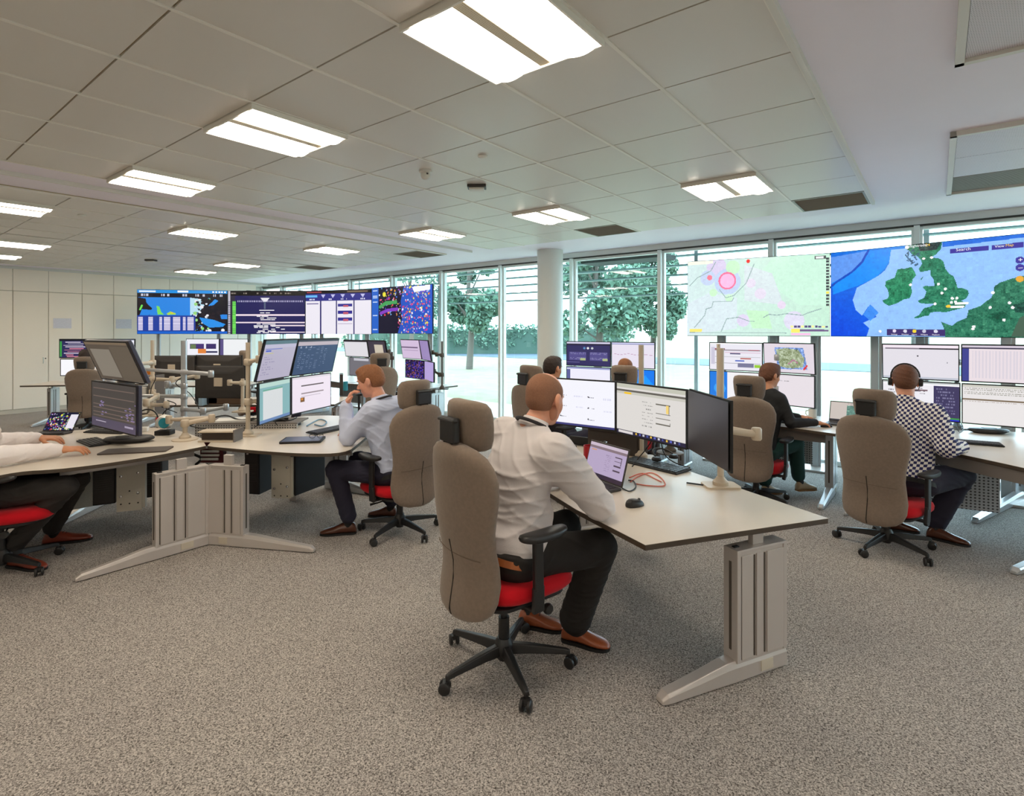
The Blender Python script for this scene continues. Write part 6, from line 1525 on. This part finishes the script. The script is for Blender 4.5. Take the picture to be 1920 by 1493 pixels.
# pod centre clutter
def small_box(label, p, s_, m, name='box', cat='box', rz=0, grp=None):
    b = MB(); b.box((0, 0, s_[2] / 2), s_); o = b.build(name, m, None, bevel=min(s_) * .12, loc=p); o.rotation_euler = (0, 0, rz); tag(o, label, cat, grp); return o
small_box('orange cloth bag on the shelf behind the dim stacked monitors', (zx(265, 6.1)[0], 6.1, 1.155), (.24, .14, .07), mat('orange_cloth', (226, 134, 44), .8), 'bag', 'bag', .2)
t = thing('storage_rack', 'small rack with an orange bag, white phones and papers behind the left poles', 'rack', (zx(265, 6.1)[0], 6.1, DESK), 0)
for z in (0, .2, .40):
    b = MB(); b.box((0, 0, z + .01), (.34, .26, .02)); b.build('shelf', M_grey, t, bevel=.002)
for q in (-1, 1):
    b = MB(); b.box((q * .17, 0, .215), (.015, .26, .43)); b.build('side_panel', M_grey, t)
small_box('white telephone set on the middle shelf of the rack', (zx(268, 6.05)[0], 6.05, DESK + .222), (.16, .14, .09), M_white, 'telephone', 'phone')
small_box('white paper stack on the lowest shelf of the rack', (zx(268, 6.05)[0], 6.05, DESK + .022), (.2, .18, .09), M_paper, 'paper_stack', 'papers')
small_box('white sheets lying on the cable tray', (-2.7, 5.27, .773), (.3, .2, .02), M_paper, 'paper_stack', 'papers', .3)
small_box('white adapter box on the cable tray', (-2.45, 5.3, .773), (.18, .07, .035), M_white, 'adapter', 'adapter')
small_box('black adapter with cables on the cable tray', (-2.25, 5.28, .773), (.14, .08, .03), M_blackm, 'adapter', 'adapter', .4)
small_box('row of dark files under the large dark monitor back', (zx(395, 6.9)[0], 6.9, DESK), (.30, .2, .15), mat('dark_files', (40, 46, 56), .6), 'file_row', 'files')
small_box('pale blue file beside the dark files', (zx(384, 6.8)[0], 6.8, DESK), (.05, .2, .16), mat('pale_blue', (176, 206, 226), .6), 'file', 'files')
small_box('long brown box under the large dark monitor back', (zx(428, 6.9)[0], 6.9, DESK), (.42, .2, .14), mat('brown_box', (112, 86, 66), .7), 'box', 'box')
rr_ = random.Random(5)
for i, (x, y, z, lab) in enumerate(((-2.32, 4.9, 1.0, 'black cable drooping from the lower left arm of the pole'), (-2.28, 5.0, 1.36, 'black cable drooping from the upper arm of the pole'), (-3.35, 5.6, 1.2, 'black cable wound round the thick pole'), (-3.75, 5.7, 1.25, 'black cable hanging off the thin pole arm'), (-2.85, 4.75, .86, 'black cable running down the short round-footed stand'), (-3.3, 5.2, .98, 'cable looping behind the dim monitor pair'))):
    pts = [(x, y, z)]
    for k in range(4): pts.append((x + rr_.uniform(-.1, .12) + .03 * k, y + rr_.uniform(-.06, .06), z - (z - .76) * (k + 1) / 4 + .02))
    cable(lab, pts, None, .0045)
cable('cable bundle across the cable tray, left part', [(-2.95, 5.2, .79), (-2.8, 5.3, .82), (-2.6, 5.22, .79), (-2.4, 5.32, .81), (-2.2, 5.24, .79)], None, .008)
cable('cable bundle across the cable tray, right part', [(-2.5, 5.18, .79), (-2.35, 5.24, .83), (-2.15, 5.18, .79), (-2.1, 5.3, .8)], M_cable, .006)
small_box('white and grey power strip at the back of the left desk', (zx(250, 5.0)[0], 4.98, DESK), (.26, .06, .04), M_paper, 'power_strip', 'power strip', .3)
# under the pod junction
t = thing('document_holder', 'dark red folder holder with white papers under the junction of the left desks', 'folder', (zx(400, 4.75)[0], 4.75, .50), 0)
b = MB(); b.box((0, 0, .10), (.20, .06, .20)); b.build('holder', mat('dark_red', (92, 18, 22), .6), t, bevel=.004)
for k in range(4):
    b = MB(); b.box((0, -.04 - .006 * k, .135 - k * .032), (.16 - .01 * (k % 2), .012, .018)); b.build('paper', M_paper, t)
b = MB(); b.box((0, 0, -.2), (.03, .03, .4)); b.build('post', M_alu, t)
cable('black cables hanging left of the folder holder', [(-2.72, 4.72, .68), (-2.78, 4.7, .6), (-2.7, 4.72, .54), (-2.76, 4.74, .48)], None, .012)
cable('black cable hanging from the left computer tower to the floor', [(-2.95, 4.85, .3), (-2.98, 4.8, .12), (-2.9, 4.75, .05), (-2.8, 4.85, .2), (-2.75, 4.9, .45)], None, .005)
# woman's desk
m_ = D(1549, 797); mouse('mouse under the hand of the woman in black', (2.90 + .13, 5.235), math.radians(-85))
wl = Pic(60, 40, (196, 186, 180)); wl.rect(.45, .15, .9, .85, (90, 130, 120)); wl.noisy(wl.X > .45, (14, 16, 14), 2, 4); wl.rect(0, .92, 1, 1, (40, 40, 50))
laptop('open laptop with a green map at the right end of the woman’s desk', (3.22, 5.52), (3.47, 5.30), wl, 112, .21, DESK, .21)
keyboard('keyboard on the desk beyond the woman’s arm', (2.75, 5.50), math.radians(-38), .42, .14)
small_box('small dark phone unit at the foot of the woman’s monitors', (2.78, 5.85, DESK), (.18, .15, .05), M_blackm, 'telephone', 'phone', -.6)
mug('white cup at the foot of the woman’s right monitor', (3.2, 5.78), M_white)
# headset man's desk
m_ = D(1835, 833); keyboard('dark keyboard beyond the forearm of the man with the headset', (m_.x, m_.y), math.radians(-30), .30, .13)
m_ = D(1853, 812); t = thing('conference_phone', 'black oval conference phone on the desk at the right', 'phone', (m_.x, m_.y, DESK), -.2)
b = MB(); b.loft([[(x, y, z) for (x, y) in sell(.16 * s_, .09 * s_, 32, 2)] for (s_, z) in ((.7, 0), (.98, .018), (1, .03), (.9, .04), (.5, .046), (.05, .047))]); b.build('body', M_black, t, smooth='all')
b = MB(); b.box((.0, -.01, .046), (.1, .05, .006)); b.build('keypad', M_dgrey, t, bevel=.002)
cable('tangled thin cables between the headset man’s arm and monitors', [(*D(px, py)[:2], h) for px, py, h in ((1785, 800, .85), (1790, 806, .8), (1798, 812, .73), (1806, 806, .74), (1795, 802, .82))], None, .003)
b = MB(); b.box((0, 0, -.22), (.18, .4, .44)); o = b.build('computer_tower', M_blackm, None, bevel=.006, loc=(3.3, 4.95, .66)); tag(o, 'black computer tower hung under the desk between the woman and the headset man', 'computer', 'black computers hung under the desks'); o.rotation_euler = (0, 0, -.65)
# distant window desk bits
mug('small turquoise bottle behind the ginger-haired man’s face', zx(648, 8.4), mat('turquoise', (50, 160, 180), .4), r=.035, h=.14, name='bottle', cat='bottle', handle=False)
small_box('dark closed laptop leaning at the right of the upper dark blue monitor', (zx(640, 7.9)[0], 7.9, DESK), (.05, .3, .3), M_dgrey, 'laptop_stand', 'laptop', .3)
small_box('white phone on the desk right of the ginger-haired man’s neck', (zx(728, 8.5)[0], 8.5, DESK), (.2, .16, .06), M_white, 'telephone', 'phone')
# paper notices on the cupboards
for px, lab in ((117, 'pale printed notice taped on the cupboard behind the far-left monitor, left one'), (232, 'faint pale notice taped on the cupboard left of the radar display')):
    v = v_on_left(px); p = UV(UF + .003, v, 1.80)
    b = MB(); b.box((0, 0, 0), (.002, .30, .21)); o = b.build('paper_notice', mat('notice_paper', (222, 220, 228), .8, var=.05, vscale=40), None, loc=p); o.rotation_euler = (0, 0, UVROT); tag(o, lab, 'notice', 'notices on the cupboards')
# ================================================================ outside planting
M_leaf = mat('tree_leaves', (92, 124, 104), .8, var=.25, vscale=1.5); M_bark = mat('bark', (92, 86, 78), .9)
def leaves(blobs, n, size, seed, name, parent):
    r = np.random.RandomState(seed); B = np.array(blobs); w = B[:, 3] ** 2; pick = r.choice(len(B), n, p=w / w.sum()); d = r.randn(n, 3); d /= np.linalg.norm(d, axis=1)[:, None]
    c = B[pick, :3] + d * (B[pick, 3] * (r.rand(n) ** .35))[:, None]
    a = r.randn(n, 3); a /= np.linalg.norm(a, axis=1)[:, None]; b_ = np.cross(a, r.randn(n, 3)); b_ /= np.linalg.norm(b_, axis=1)[:, None]; s_ = size * r.uniform(.6, 1.4, n)[:, None]
    V = np.stack([c - a * s_, c + b_ * s_ * .5, c + a * s_, c - b_ * s_ * .5], 1).reshape(-1, 3)
    me = bpy.data.meshes.new(name); me.vertices.add(4 * n); me.vertices.foreach_set('co', V.astype(np.float32).ravel()); me.loops.add(4 * n); me.loops.foreach_set('vertex_index', np.arange(4 * n, dtype=np.int32)); me.polygons.add(n); me.polygons.foreach_set('loop_start', (np.arange(n) * 4).astype(np.int32)); me.update(calc_edges=True)
    me.materials.append(M_leaf); o = link(bpy.data.objects.new(name, me)); o.parent = parent; return o
def tree(label, px, y, H, W, seed, n=9000):
    r = random.Random(seed); x = (px - CX) / F * y; t = thing('tree', label, 'tree', (x, y, -.06), 0, 'trees beyond the windows')
    b = MB(); b.tube([(0, 0, 0), (.1, 0, H * .25), (-.05, .1, H * .5), (0, 0, H * .8)], [.16, .13, .09, .03], 10)
    blobs = []
    for k in range(16):
        z = H * r.uniform(.28, .95); ww = W / 2 * math.sin(PI * min(.95, (z / H) * .9 + .08)) ; a = r.uniform(0, 2 * PI); q = (ww * .6 * math.cos(a), ww * .6 * math.sin(a), z); blobs.append((*q, W * r.uniform(.14, .24)))
        b.tube([(0, 0, z * .7), (q[0] * .6, q[1] * .6, z * .9), q], [.05, .03, .012], 6)
    b.build('trunk', M_bark, t, smooth=True); leaves(blobs, n, .12, seed, 'foliage', t)
tree('leafy tree outside left of the column, behind the first clear pane', 880, 24, 7.2, 3.0, 1)
tree('leafy tree outside right of the column, left of the pair', 1120, 21, 6.6, 3.6, 2)
tree('leafy tree outside right of the column, right of the pair', 1222, 26, 6.4, 3.4, 3)
tree('paler tree far off behind the traffic map display', 770, 34, 8, 4.5, 4, 4000)
t = thing('hedge', 'long dark clipped hedge across the lawn beyond the trees', 'hedge', (0, 40, -.06), 0)
b = MB(); b.box((-2, 0, .9), (20, .9, 1.8)); b.build('stems', mat('hedge_core', (64, 88, 76), .9), t)
blobs = [(-12 + .5 * k, random.uniform(-.2, .2), .6 + .9 * (k % 2) * .8 + .3, .62) for k in range(42)]; leaves(blobs, 9000, .13, 8, 'foliage', t)
t = thing('control_tower', 'pale tower with a wide glazed top far off beside the green map display', 'tower', (zx(1262, 170)[0], 170, -.06), 0)
b = MB(); b.lathe([(1.1, 0), (1.0, 9), (1.5, 9.6)], n=16); b.build('shaft', mat('tower_concrete', (170, 180, 186), .8), t); b = MB(); b.lathe([(1.6, 9.6), (2.0, 11.4), (1.9, 11.8), (0, 12)], n=12); b.build('cab', mat('tower_glass', (120, 150, 160), .2), t)
b = MB(); uvbox(b, 1.30, 2.74, -.7, -.2, 2.765, 2.83); tag(b.build('door_canopy', mat('dark_soffit', (70, 78, 76), .7)), 'dark soffit outside above the bay right of the column', 'canopy')
